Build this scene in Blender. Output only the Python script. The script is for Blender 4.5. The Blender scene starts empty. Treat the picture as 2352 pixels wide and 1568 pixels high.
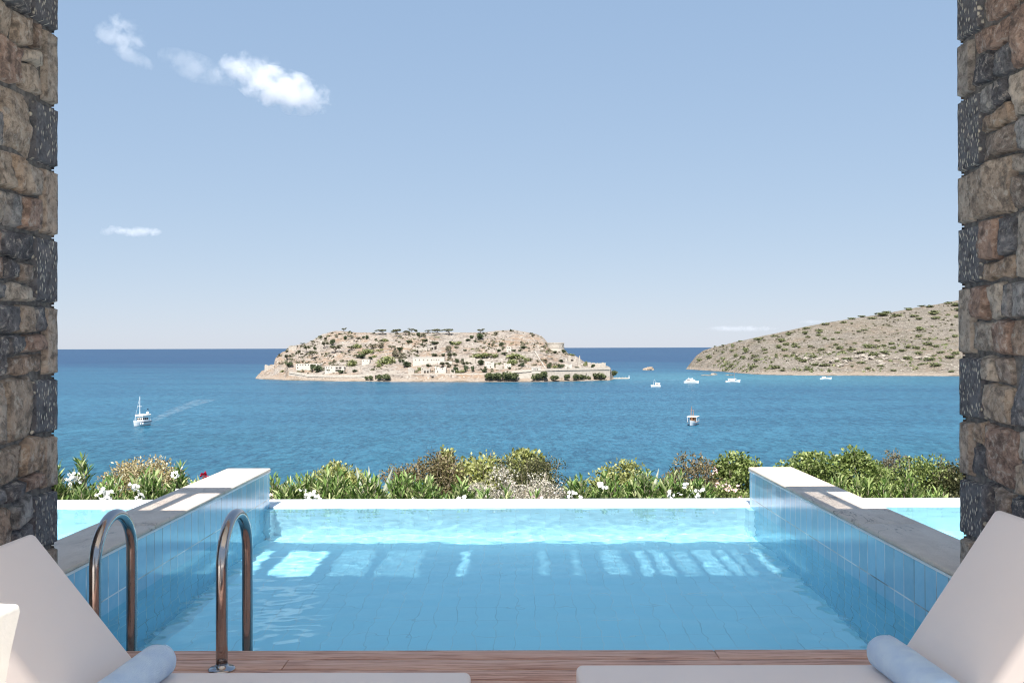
import bpy, math, random
import numpy as np
from mathutils import Vector, Matrix, noise
R = math.radians
C = bpy.context.scene.collection
sc = bpy.context.scene
random.seed(7)
rng = np.random.default_rng(11)

# ------------------------------------------------------------------ camera, sky, sun, exposure
CAM_Z = 1.6
F = 2158.0
cam = bpy.data.cameras.new('camera')
cam_o = bpy.data.objects.new('camera', cam)
C.objects.link(cam_o)
cam.sensor_width = 36.0
cam.lens = 36.0 * F / 2352.0
cam.clip_start = 0.05
cam.clip_end = 400000
cam_o.matrix_world = (Matrix.Translation((0, 0, CAM_Z)) @ Matrix.Rotation(R(0.21), 4, 'Z')
                      @ Matrix.Rotation(R(90 + 0.385), 4, 'X') @ Matrix.Rotation(R(-0.17), 4, 'Z'))
sc.camera = cam_o

SUN_D = Vector((0.10, 0.75, -1.0)).normalized()        # direction the light travels
world = bpy.data.worlds.new('World')
sc.world = world
world.use_nodes = True
wn = world.node_tree
sky = wn.nodes.new('ShaderNodeTexSky')
sky.sky_type = 'NISHITA'
sky.sun_disc = False
sky.sun_elevation = math.asin(-SUN_D.z)
sky.sun_rotation = math.atan2(-SUN_D.x, -SUN_D.y)
sky.air_density = 0.75
sky.dust_density = 0.25
sky.ozone_density = 3.0
sky.altitude = 50
# soften the sky's range the way the photograph's exposure does: a power and a gain per channel
sep = wn.nodes.new('ShaderNodeSeparateColor'); cmb = wn.nodes.new('ShaderNodeCombineColor')
wn.links.new(sky.outputs[0], sep.inputs[0])
for i, (pw, gain) in enumerate(((.39, 1.235), (.30, 1.535), (.20, 2.13))):
    p_ = wn.nodes.new('ShaderNodeMath'); p_.operation = 'POWER'; p_.inputs[1].default_value = pw
    g_ = wn.nodes.new('ShaderNodeMath'); g_.operation = 'MULTIPLY'; g_.inputs[1].default_value = gain
    wn.links.new(sep.outputs[i], p_.inputs[0]); wn.links.new(p_.outputs[0], g_.inputs[0]); wn.links.new(g_.outputs[0], cmb.inputs[i])
wn.nodes['Background'].inputs[1].default_value = 0.10
wn.links.new(cmb.outputs[0], wn.nodes['Background'].inputs[0])
sun = bpy.data.lights.new('sun', 'SUN')
sun.energy = 3.9
sun.angle = R(0.5)
sun.color = (1.0, 0.955, 0.89)
sun_o = bpy.data.objects.new('sun', sun)
C.objects.link(sun_o)
sun_o.location = (0, -20, 30)
sun_o.rotation_euler = SUN_D.to_track_quat('-Z', 'Y').to_euler()
sun.cycles.is_caustics_light = True
sc.view_settings.view_transform = 'Standard'
sc.view_settings.look = 'None'
sc.view_settings.gamma = 1.0
sc.view_settings.exposure = 1.4
sc.cycles.use_denoising = True
sc.cycles.filter_width = 1.15
sc.cycles.max_bounces = 10
sc.cycles.diffuse_bounces = 5
sc.cycles.volume_bounces = 6
sc.cycles.transparent_max_bounces = 16

# ------------------------------------------------------------------ helpers
def P(x, y, Y):
    """point seen at picture position (x, y) of a 2352 px wide view, Y metres in front of the camera"""
    return Vector(((x - 1184.0) * Y / F, Y, CAM_Z - (y - 798.5) * Y / F))

class MB:
    def __init__(s):
        s.v = []; s.f = []; s.smooth = False
    def quad(s, a, b, c, d):
        k = len(s.v); s.v += [tuple(a), tuple(b), tuple(c), tuple(d)]; s.f.append((k, k+1, k+2, k+3))
    def box(s, x0, x1, y0, y1, z0, z1, M=None):
        k = len(s.v)
        for x in (x0, x1):
            for y in (y0, y1):
                for z in (z0, z1):
                    p = Vector((x, y, z))
                    s.v.append(tuple(M @ p if M else p))
        for f in ((0, 1, 3, 2), (4, 6, 7, 5), (0, 4, 5, 1), (2, 3, 7, 6), (0, 2, 6, 4), (1, 5, 7, 3)):
            s.f.append(tuple(k + i for i in f))
    def tube(s, pts, r, n=10, cap=True, r1=None):
        pts = [Vector(p) for p in pts]
        k = len(s.v); m = len(pts)
        up = None
        for i, p in enumerate(pts):
            t = (pts[min(i+1, m-1)] - pts[max(i-1, 0)]).normalized()
            if up is None:
                up = Vector((0, 0, 1)) if abs(t.z) < .9 else Vector((1, 0, 0))
            a = t.cross(up).normalized(); b = a.cross(t).normalized(); up = b
            rr = r if r1 is None else r + (r1 - r) * i / max(1, m - 1)
            for j in range(n):
                q = p + (a * math.cos(2*math.pi*j/n) + b * math.sin(2*math.pi*j/n)) * rr
                s.v.append(tuple(q))
        for i in range(m - 1):
            for j in range(n):
                a0 = k + i*n + j; a1 = k + i*n + (j+1) % n
                s.f.append((a0, a1, a1 + n, a0 + n))
        if cap:
            s.f.append(tuple(k + j for j in reversed(range(n))))
            s.f.append(tuple(k + (m-1)*n + j for j in range(n)))
    def lathe(s, prof, c, n=24):
        k = len(s.v)
        for r, z in prof:
            for j in range(n):
                a = 2*math.pi*j/n
                s.v.append((c[0] + r*math.cos(a), c[1] + r*math.sin(a), c[2] + z))
        for i in range(len(prof)-1):
            for j in range(n):
                s.f.append((k+i*n+j, k+i*n+(j+1) % n, k+(i+1)*n+(j+1) % n, k+(i+1)*n+j))
        s.f.append(tuple(k + j for j in reversed(range(n))))
        s.f.append(tuple(k + (len(prof)-1)*n + j for j in range(n)))
    def build(s, name, mat, parent=None, smooth=False, bevel=0, seg=3):
        me = bpy.data.meshes.new(name)
        me.from_pydata(s.v, [], s.f)
        if mat: me.materials.append(mat)
        if smooth: me.polygons.foreach_set('use_smooth', [True]*len(me.polygons))
        o = bpy.data.objects.new(name, me)
        C.objects.link(o)
        if parent: o.parent = parent
        if bevel:
            b = o.modifiers.new('bevel', 'BEVEL'); b.width = bevel; b.segments = seg; b.limit_method = 'ANGLE'
            me.polygons.foreach_set('use_smooth', [True]*len(me.polygons))
        return o

def mesh_np(name, V, Fc, mat, parent=None, smooth=False):
    me = bpy.data.meshes.new(name)
    V = np.asarray(V, dtype=np.float32); Fc = np.asarray(Fc, dtype=np.int32)
    me.vertices.add(len(V)); me.vertices.foreach_set('co', V.ravel())
    n = Fc.shape[1]
    me.loops.add(Fc.size); me.loops.foreach_set('vertex_index', Fc.ravel())
    me.polygons.add(len(Fc)); me.polygons.foreach_set('loop_start', np.arange(0, Fc.size, n, dtype=np.int32))
    me.update(calc_edges=True)
    if smooth: me.polygons.foreach_set('use_smooth', np.ones(len(Fc), dtype=bool))
    if mat: me.materials.append(mat)
    o = bpy.data.objects.new(name, me); C.objects.link(o)
    if parent: o.parent = parent
    return o

def tag(o, label=None, cat=None, group=None, kind=None):
    if label: o['label'] = label
    if cat: o['category'] = cat
    if group: o['group'] = group
    if kind: o['kind'] = kind
    return o
def empty(name, loc=(0, 0, 0), rz=0):
    o = bpy.data.objects.new(name, None); C.objects.link(o)
    o.location = loc; o.rotation_euler = (0, 0, rz); o.empty_display_size = .2
    return o

# ------------------------------------------------------------------ materials
class NT:
    def __init__(s, name):
        s.m = bpy.data.materials.new(name); s.m.use_nodes = True
        s.t = s.m.node_tree; s.b = s.t.nodes['Principled BSDF']; s.out = s.t.nodes['Material Output']
    def n(s, typ, **kw):
        nd = s.t.nodes.new('ShaderNode' + typ)
        for k, v in kw.items(): setattr(nd, k, v)
        return nd
    def l(s, a, b): s.t.links.new(a, b)
    def set(s, **kw):
        for k, v in kw.items():
            i = s.b.inputs[k.replace('_', ' ')]
            i.default_value = (*v, 1) if isinstance(v, tuple) and len(v) == 3 else v
    def coord(s, which='Object', scale=(1, 1, 1)):
        if which == 'Position':
            g = s.n('NewGeometry').outputs['Position']
        else:
            g = s.n('TexCoord').outputs[which]
        mp = s.n('Mapping'); mp.inputs['Scale'].default_value = scale
        s.l(g, mp.inputs[0]); return mp.outputs[0]
    def noise(s, co, scale, detail=4, rough=.55, dist=0):
        nd = s.n('TexNoise'); nd.inputs['Scale'].default_value = scale; nd.inputs['Detail'].default_value = detail
        nd.inputs['Roughness'].default_value = rough; nd.inputs['Distortion'].default_value = dist
        s.l(co, nd.inputs['Vector']); return nd.outputs['Fac']
    def ramp(s, fac, stops):
        r = s.n('ValToRGB'); e = r.color_ramp.elements
        while len(e) > 1: e.remove(e[-1])
        e[0].position = stops[0][0]; e[0].color = (*stops[0][1], 1)
        for p, c in stops[1:]:
            q = e.new(p); q.color = (*c, 1)
        s.l(fac, r.inputs[0]); return r.outputs[0]
    def fr(s, fac, a, b, c=0., d=1.):
        r = s.n('MapRange'); r.inputs[1].default_value = a; r.inputs[2].default_value = b
        r.inputs[3].default_value = c; r.inputs[4].default_value = d
        s.l(fac, r.inputs[0]); return r.outputs[0]
    def mix(s, fac, a, b, typ='MIX'):
        m = s.n('Mix', data_type='RGBA', blend_type=typ)
        for i, v in ((0, fac), (6, a), (7, b)):
            if isinstance(v, (int, float)): m.inputs[i].default_value = v
            elif isinstance(v, tuple): m.inputs[i].default_value = (*v, 1)
            else: s.l(v, m.inputs[i])
        return m.outputs[2]
    def math(s, op, a, b=None):
        m = s.n('Math', operation=op)
        for i, v in enumerate((a, b)):
            if v is None: continue
            if isinstance(v, (int, float)): m.inputs[i].default_value = v
            else: s.l(v, m.inputs[i])
        return m.outputs[0]
    def bump(s, h, strength=.5, dist=.01):
        b = s.n('Bump'); b.inputs['Strength'].default_value = strength; b.inputs['Distance'].default_value = dist
        s.l(h, b.inputs['Height']); s.l(b.outputs[0], s.b.inputs['Normal']); return b

def proc(name, stops, scale=5, stretch=(1, 1, 1), rough=.7, bump=.3, bdist=.005, bscale=None, detail=6, spec=.4, co='Object', metal=0):
    t = NT(name); c = t.coord(co, stretch)
    t.l(t.ramp(t.noise(c, scale, detail), stops), t.b.inputs['Base Color'])
    t.set(Roughness=rough, Metallic=metal); t.b.inputs['Specular IOR Level'].default_value = spec
    if bump: t.bump(t.noise(c, bscale or scale*3, 6), bump, bdist)
    return t.m
def two(a, b): return [(.32, a), (.68, b)]

def tile_mat(name, axis, col, off=(0, 0), vary=.09, mort=.0036, grout=((.10, .14, .17), (.45, .48, .48), (.7, .68, .64))):
    """pool tiles 147 x 297 mm; axis 'x': face in (y,z); 'y': face in (x,z); 'z': floor in (x,y)"""
    t = NT(name)
    sp = t.n('SeparateXYZ'); t.l(t.n('TexCoord').outputs['Object'], sp.inputs[0])
    i, j = {'x': (1, 2), 'y': (0, 2), 'z': (0, 1)}[axis]
    cb = t.n('CombineXYZ')
    a = t.math('ADD', sp.outputs[i], off[0]); b = t.math('ADD', sp.outputs[j], off[1])
    t.l(a, cb.inputs[0]); t.l(b, cb.inputs[1])
    br = t.n('TexBrick'); br.offset = 0; br.squash = 1
    br.inputs['Scale'].default_value = 1; br.inputs['Brick Width'].default_value = .147
    br.inputs['Row Height'].default_value = .297; br.inputs['Mortar Size'].default_value = mort
    br.inputs['Mortar Smooth'].default_value = .3; br.inputs['Bias'].default_value = 0
    br.inputs['Color1'].default_value = (*[c*(1-vary) for c in col], 1)
    br.inputs['Color2'].default_value = (*[min(1, c*(1+vary)) for c in col], 1)
    co2 = t.coord('Object'); n2 = t.noise(co2, 2.2, 4)
    gr = t.ramp(n2, [(.36, grout[0]), (.48, grout[1]), (.58, grout[2])])
    t.l(cb.outputs[0], br.inputs['Vector']); t.l(gr, br.inputs['Mortar'])
    n3 = t.noise(co2, 14, 5)
    t.l(t.mix(t.fr(n3, .3, .7, 0, .12), br.outputs['Color'], (.85, .93, .96)), t.b.inputs['Base Color'])
    t.set(Roughness=.16)
    t.b.inputs['Specular IOR Level'].default_value = .5
    h = t.math('ADD', t.math('MULTIPLY', br.outputs['Fac'], -1.0), t.math('MULTIPLY', t.noise(co2, 6, 2), .5))
    t.bump(h, .35, .002)
    return t.m

TILE = (.27, .53, .70)
m_tile_x = tile_mat('blue_tiles_side', 'x', TILE, (.02, -.09), mort=.0055, grout=((.07,.10,.12),(.30,.34,.36),(.82,.82,.80)))
m_tile_y = tile_mat('pale_tiles_rim', 'y', (.80, .87, .89), grout=((.70,.74,.74),(.78,.8,.8),(.8,.82,.82)))
m_tile_f = tile_mat('blue_tiles_floor', 'z', (.65, .90, .98), vary=.02, grout=((.48,.66,.73),(.62,.78,.83),(.86,.9,.92)))
def coping_mat():
    t = NT('sandstone_coping'); c = t.coord('Object', (1, .5, 1))
    col = t.ramp(t.noise(c, 7, 8, .65), [(.28, (.62, .51, .42)), (.5, (.75, .63, .52)), (.74, (.83, .71, .60))])
    co = t.coord('Object'); sp_ = t.noise(co, 170, 3, .7)
    col = t.mix(t.fr(sp_, .52, .40, 0, .45), col, (.42, .34, .28))
    cr = t.math('ABSOLUTE', t.math('SUBTRACT', t.noise(t.coord('Object', (2.4, .8, 1)), 1.6, 6, .6, .8), .5))
    col = t.mix(t.math('MULTIPLY', t.fr(cr, .010, .002, 0, .55), t.fr(t.noise(co, 3.1, 3), .50, .58)), col, (.07, .06, .055))
    t.l(col, t.b.inputs['Base Color']); t.set(Roughness=.85); t.b.inputs['Specular IOR Level'].default_value = .2
    t.bump(sp_, .5, .003); return t.m
m_cope = coping_mat()
m_white = proc('white_grout', two((.78, .78, .77), (.86, .86, .85)), 8, rough=.6, bump=.1)
m_rimtop = proc('white_rim_tiles', two((.74, .76, .79), (.80, .82, .84)), 6, rough=.35, bump=.1)
m_plaster = proc('white_plaster', two((.80, .77, .71), (.86, .83, .77)), 12, rough=.8, bump=.6, bdist=.004, bscale=45)
m_soil = proc('dry_soil', two((.16, .12, .08), (.26, .21, .15)), 2, rough=.95, bump=.6, bdist=.03)
m_dark = proc('dark_frame', two((.030, .026, .034), (.045, .04, .05)), 20, rough=.5, bump=.1)
m_hull = proc('white_hull', two((.80, .80, .80), (.86, .86, .85)), .6, rough=.35, bump=0)
m_canvas = proc('cream_canvas', two((.78, .74, .66), (.85, .81, .74)), 1, rough=.8, bump=0)
m_darkwin = proc('dark_opening', two((.02, .017, .015), (.04, .033, .028)), 1, rough=.6, bump=0, spec=.2)
m_varnish = proc('varnished_wood', two((.30, .14, .06), (.40, .20, .10)), 2, rough=.4, bump=0)
m_navy = proc('navy_paint', two((.02, .03, .06), (.04, .05, .09)), 2, rough=.4, bump=0)
m_masonry = proc('pale_masonry', [(.25, (.27, .24, .205)), (.5, (.38, .345, .30)), (.75, (.44, .40, .35))], .5, rough=.95, bump=.6, bdist=.25, bscale=1.2, co='Position', spec=.1)
m_limewash = proc('limewashed_wall', [(.3, (.42, .39, .345)), (.7, (.52, .485, .435))], .6, rough=.95, bump=.3, bdist=.1, co='Position', spec=.1)
m_ceil = proc('white_ceiling', two((.78, .76, .72), (.82, .80, .76)), 3, rough=.9, bump=0)

def wood():
    t = NT('weathered_teak')
    c = t.coord('Object', (1.2, 22, 22))
    g = t.noise(c, 3.0, 8, .65, .6)
    ri = t.n('NewGeometry').outputs['Random Per Island']
    base = t.ramp(g, [(.26, (.13, .050, .028)), (.40, (.46, .22, .145)), (.54, (.70, .41, .30)), (.8, (.84, .62, .49))])
    t.l(t.mix(t.fr(ri, 0, 1, 0, .5), base, t.mix(.5, base, (.80, .56, .44))), t.b.inputs['Base Color'])
    t.set(Roughness=.62); t.b.inputs['Specular IOR Level'].default_value = .35
    t.bump(g, .45, .003); return t.m
m_wood = wood()

def vinyl():
    t = NT('taupe_vinyl_mesh')
    c = t.coord('Object'); g = t.noise(c, 420, 2); h = t.noise(c, 2.2, 3)
    t.l(t.mix(t.fr(h, .3, .7, 0, .35), (.78, .685, .64), (.84, .74, .70)), t.b.inputs['Base Color'])
    t.set(Roughness=.5); t.b.inputs['Specular IOR Level'].default_value = .4
    t.b.inputs['Sheen Weight'].default_value = .15
    bb = t.math('ADD', t.math('MULTIPLY', g, .25), t.math('MULTIPLY', t.noise(c, 5, 2), 6.0))
    t.bump(bb, .5, .0012); return t.m
m_vinyl = vinyl()

def terry():
    t = NT('blue_terry_cloth')
    c = t.coord('Object'); g = t.noise(c, 260, 3, .7); h = t.noise(c, 14, 4)
    t.l(t.mix(t.fr(h, .35, .68, 0, .8), (.62, .79, .98), (.46, .64, .90)), t.b.inputs['Base Color'])
    t.set(Roughness=.95); t.b.inputs['Sheen Weight'].default_value = .5
    t.b.inputs['Specular IOR Level'].default_value = .1
    t.bump(g, .9, .006); return t.m
m_terry = terry()

def steel():
    t = NT('polished_steel')
    t.set(Base_Color=(.44, .41, .40), Metallic=1.0, Roughness=.13)
    c = t.coord('Object', (1, 1, 1)); t.l(t.fr(t.noise(c, 30, 4), .3, .7, .09, .2), t.b.inputs['Roughness'])
    return t.m
m_steel = steel()

def leaf_mat(name, cols, trans=.25, rough=.5):
    t = NT(name)
    ri = t.n('NewGeometry').outputs['Random Per Island']
    n = len(cols)
    col = t.ramp(ri, [((i + .5)/n, c) for i, c in enumerate(cols)])
    t.l(col, t.b.inputs['Base Color']); t.set(Roughness=rough)
    t.b.inputs['Specular IOR Level'].default_value = .35
    tr = t.n('BsdfTranslucent'); t.l(col, tr.inputs[0])
    mx = t.n('MixShader'); mx.inputs[0].default_value = trans
    t.l(t.b.outputs[0], mx.inputs[1]); t.l(tr.outputs[0], mx.inputs[2]); t.l(mx.outputs[0], t.out.inputs[0])
    return t.m
m_ole = leaf_mat('oleander_leaf', [(0.075, 0.144, 0.03), (0.127, 0.212, 0.051), (0.169, 0.27, 0.068), (0.27, 0.355, 0.127), (0.406, 0.439, 0.22)])
m_oley = leaf_mat('oleander_leaf_light', [(0.102, 0.175, 0.037), (0.16, 0.248, 0.058), (0.248, 0.32, 0.102), (0.364, 0.408, 0.175)])
m_olive = leaf_mat('olive_green_leaf', [(0.068, 0.102, 0.024), (0.137, 0.191, 0.046), (0.216, 0.273, 0.079), (0.318, 0.367, 0.146)])
m_dkleaf = leaf_mat('dark_green_leaf', [(.035, .042, .018), (.055, .062, .026), (.09, .095, .04), (.16, .15, .07)])
m_brown = leaf_mat('brown_green_leaf', [(0.091, 0.072, 0.033), (0.156, 0.111, 0.058), (0.169, 0.169, 0.065), (0.273, 0.221, 0.13)])
m_tan = leaf_mat('tan_seed_heads', [(0.242, 0.187, 0.077), (0.363, 0.286, 0.143), (0.462, 0.385, 0.231), (0.605, 0.528, 0.363), (0.264, 0.264, 0.099)])
m_yel = leaf_mat('yellow_green_leaf', [(0.145, 0.161, 0.042), (0.239, 0.261, 0.072), (0.332, 0.348, 0.121), (0.436, 0.448, 0.217)])
m_grey = leaf_mat('grey_white_blossom', [(.42, .38, .31), (.55, .50, .43), (.65, .61, .55), (.24, .25, .15)])
m_pinkf = leaf_mat('pink_white_blossom', [(.75, .55, .52), (.82, .72, .68), (.80, .45, .42)], .3)
m_whitef = leaf_mat('white_petals', [(.84, .84, .82), (.88, .88, .86), (.80, .80, .74)], .3)
m_redf = leaf_mat('crimson_petals', [(.45, .01, .04), (.60, .03, .10), (.35, .01, .03)], .3)
m_agave = leaf_mat('agave_leaf', [(.30, .34, .26), (.42, .45, .37), (.55, .56, .47)], .1)
m_twig = proc('grey_twigs', two((.22, .17, .12), (.38, .32, .25)), 4, rough=.9, bump=0)
m_fpine = leaf_mat('island_pine_leaf', [(0.066, 0.074, 0.038), (0.102, 0.108, 0.058), (0.144, 0.138, 0.082)], .1, .8)
m_fdark = leaf_mat('island_dark_leaf', [(0.036, 0.055, 0.026), (0.058, 0.078, 0.036), (0.085, 0.104, 0.049)], .1, .8)
m_fcact = leaf_mat('island_cactus_pad', [(0.13, 0.163, 0.052), (0.208, 0.234, 0.085), (0.312, 0.312, 0.143), (0.091, 0.111, 0.039)], .05, .7)
m_fgrey = leaf_mat('island_grey_scrub', [(.11, .10, .065), (.16, .145, .10), (.10, .105, .055)], .1, .8)
m_fshore = leaf_mat('shore_tree_leaf', [(0.057, 0.075, 0.029), (0.092, 0.109, 0.046), (0.138, 0.155, 0.069)], .1, .8)
m_fhead = leaf_mat('headland_bush_leaf', [(0.102, 0.118, 0.055), (0.14, 0.164, 0.07), (0.203, 0.211, 0.102)], .1, .8)

# ------------------------------------------------------------------ pool
XL, XR = -2.48, 2.35
Y_END, Y_RIM0, Y_RIM1 = 9.46, 9.43, 9.90
Z_COPE, DEPTH = .395, 1.25
DECK_Z, DECK_Y = .10, 4.68

def wave_sheet(name, x0, x1, y0, y1, step, mat):
    nx = int((x1-x0)/step); ny = int((y1-y0)/step)
    xs = np.linspace(x0, x1, nx+1); ys = np.linspace(y0, y1, ny+1)
    V = np.zeros(((nx+1)*(ny+1), 3), dtype=np.float32); k = 0
    for y in ys:
        for x in xs:
            z = 0.0031*noise.noise(Vector((x*3.2, y*4.2, 1.7))) + 0.0017*noise.noise(Vector((x*8.5, y*10., 5.1))) + .0004*noise.noise(Vector((x*19, y*22, 9.)))
            V[k] = (x, y, z); k += 1
    i, j = np.meshgrid(np.arange(nx), np.arange(ny))
    a = (j*(nx+1) + i).ravel()
    o = mesh_np(name, V, np.stack([a, a+1, a+nx+2, a+nx+1], 1), mat, smooth=True)
    o.cycles.is_caustics_caster = True
    return tag(o, kind='structure')

tw = NT('pool_water_surface')
gl = tw.n('BsdfGlass'); gl.inputs['IOR'].default_value = 1.33; gl.inputs['Roughness'].default_value = 0
gl.inputs['Color'].default_value = (.73, .95, 1.0, 1)
tw.l(gl.outputs[0], tw.out.inputs[0])
wave_sheet('pool_water', XL, XR, 4.55, Y_RIM0, .022, tw.m)
wave_sheet('pool_water', -7.2, XL-.425, 5.2, Y_RIM0, .04, tw.m)
wave_sheet('pool_water', XR+.425, 7.2, 5.2, Y_RIM0, .04, tw.m)

def receive(o):
    o.cycles.is_caustics_receiver = True; return o
b = MB(); b.box(-7.3, 7.3, 3.2, Y_RIM1, -DEPTH-.25, -DEPTH)
receive(tag(b.build('pool_floor', m_tile_f), kind='structure'))

def divider(name, x_in, sgn, label, grp='divider walls between the pools'):
    t = empty(name, (x_in, 6.4, -DEPTH)); tag(t, label, 'wall', grp)
    x_out = x_in + sgn*.425
    a, c = sorted((x_in, x_out - sgn*.006))
    m = MB(); m.box(a, c, 3.4, Y_END, -DEPTH-.1, Z_COPE-.045)
    # pilaster at the far end, below the water
    o = m.build('tiled_wall', m_tile_x); receive(o)
    m = MB(); pa, pc = sorted((x_in - sgn*.001, x_in - sgn*.055)); m.box(pa, pc, Y_RIM0-.16, Y_RIM0+.02, -DEPTH-.05, -.035)
    p = receive(m.build('pilaster', m_tile_y))
    m = MB(); a, c = sorted((x_in, x_out)); m.box(a+.001, c-.001, Y_END+.014, Y_RIM1+.01, -DEPTH, .011); eb = m.build('end_block', m_rimtop)
    g = MB(); a, c = sorted((x_in - sgn*.008, x_out)); g.box(a, c, 3.4, Y_END+.008, Z_COPE-.045, Z_COPE-.030)
    g = g.build('grout_bead', m_white)
    cp = MB(); a, c = sorted((x_in - sgn*.012, x_out + sgn*.004))
    y = 3.4
    while y < Y_END:
        y2 = y + 1.52
        if y2 > Y_END - .4: y2 = Y_END + .012
        cp.box(a, c, y+.0015, y2-.0015, Z_COPE-.030, Z_COPE)
        y = y2
    cp = cp.build('coping', m_cope, bevel=.012)
    for ch in (o, p, g, cp, eb):
        ch.parent = t; ch.matrix_parent_inverse = Matrix.Translation(-Vector(t.location))
    return t
divider('divider_wall', XL, -1, 'low blue tiled wall with sandstone coping left of the pool, behind the steel handrails')
divider('divider_wall', XR, 1, 'low blue tiled wall with sandstone coping along the right side of the pool')

for x0, x1, lab in ((XL, XR, 'white overflow edge across the far end of the main pool, between both tiled walls'),
                    (-7.2, XL-.425, 'white overflow edge of the neighbouring pool at the left pillar'),
                    (XR+.425, 7.2, 'white overflow edge of the neighbouring pool at the right pillar')):
    t = empty('infinity_edge', ((x0+x1)/2, Y_RIM0, -DEPTH)); tag(t, lab, 'pool edge', 'overflow edges of the pools')
    m = MB(); m.box(x0, x1, Y_RIM0, Y_RIM1, -DEPTH-.2, -.02); o = receive(m.build('tiled_face', m_tile_y))
    m = MB(); m.box(x0+.002, x1-.002, Y_RIM0-.004, Y_RIM1+.01, -.02, .012); q = receive(m.build('rim', m_rimtop, bevel=.006))
    for ch in (o, q):
        ch.parent = t; ch.matrix_parent_inverse = Matrix.Translation(-Vector(t.location))

# ------------------------------------------------------------------ deck
b = MB(); y = DECK_Y; k = 0
joints = {0: [.98], 1: [-1.10, 2.2], 2: [.4], 3: [-.6, 1.9]}
while y > 2.95:
    w = .142
    xs = [-3.4] + sorted(joints.get(k, [random.uniform(-2, 2)])) + [3.4]
    for i in range(len(xs)-1):
        b.box(xs[i]+.002, xs[i+1]-.002, y-w+.009, y, DECK_Z-.03, DECK_Z + random.uniform(-.001, .001))
    y -= w; k += 1
b.box(-3.4, 3.4, DECK_Y-.10, DECK_Y-.012, -.2, DECK_Z-.031)
tag(b.build('deck', m_wood, bevel=.003, seg=2), kind='structure')
m_pave = proc('pale_bounce_paving', two((.70, .66, .60), (.80, .76, .70)), 3, rough=.85, bump=.2)  # unseen pale paving, added to bounce sunlight into the shaded terrace
b = MB()
for i in range(-6, 6):
    for j in range(-7, 4): b.box(i*.8+.003, i*.8+.797, y-.003-.8*(4-j), y-.006-.8*(3-j), DECK_Z-.03, DECK_Z)
tag(b.build('bounce_paving', m_pave, bevel=.004, seg=1), kind='structure')
b = MB(); b.box(-7.3, 7.3, -8.2, DECK_Y-.11, -1.6, DECK_Z-.032)
tag(b.build('terrace_base', m_soil), kind='structure')

# ------------------------------------------------------------------ pergola roof (its shade falls on the pool)
ROOF_Z = 3.75
DXR = 0.10*(ROOF_Z-Z_COPE); DYR = 0.75*(ROOF_Z-Z_COPE)
pt = empty('pergola_roof', (0, 3, ROOF_Z)); tag(pt, 'white pergola roof over the terrace with a slatted front strip', 'roof')
def pch(o):
    o.parent = pt; o.matrix_parent_inverse = Matrix.Translation(-Vector(pt.location)); return o
y_s0, y_s1, y_b1 = 6.88-DYR, 7.835-DYR, 8.06-DYR
ROOF_BACK = .42
m = MB(); m.box(-3.6, 3.6, ROOF_BACK, y_s0, ROOF_Z, ROOF_Z+.18); pch(m.build('roof_slab', m_ceil))
m = MB(); m.box(-3.6, 3.6, y_s1, y_b1, ROOF_Z, ROOF_Z+.14); pch(m.build('beam', m_ceil))
gaps = [(-2.66, -2.39, 0), (-2.23, -1.87, 0), (-1.74, -1.44, .72), (-1.34, -.98, .78), (-.63, -.55, .5), (.07, .15, .75), (.36, .44, .8),
        (.64, .82, .70), (.95, 1.06, .6), (1.10, 1.22, .62), (1.28, 1.45, .74), (1.51, 1.66, .6), (1.70, 1.79, .64), (1.84, 1.91, .74),
        (2.05, 2.12, .5), (2.38, 2.50, .6), (2.58, 2.88, 0), (-2.84, -2.74, .5)]
m = MB(); xcur = -3.6
for a, c, cover in sorted(gaps):
    a -= DXR; c -= DXR
    m.box(xcur, a, y_s0, y_s1, ROOF_Z+.05, ROOF_Z+.09)
    if cover:
        x = a
        while x < c:
            m.box(x, min(c, x+.03*cover), y_s0, y_s1, ROOF_Z+.06, ROOF_Z+.075); x += .03
    xcur = c
m.box(xcur, 3.6, y_s0, y_s1, ROOF_Z+.05, ROOF_Z+.09)
pch(m.build('slats', m_wood))

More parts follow.
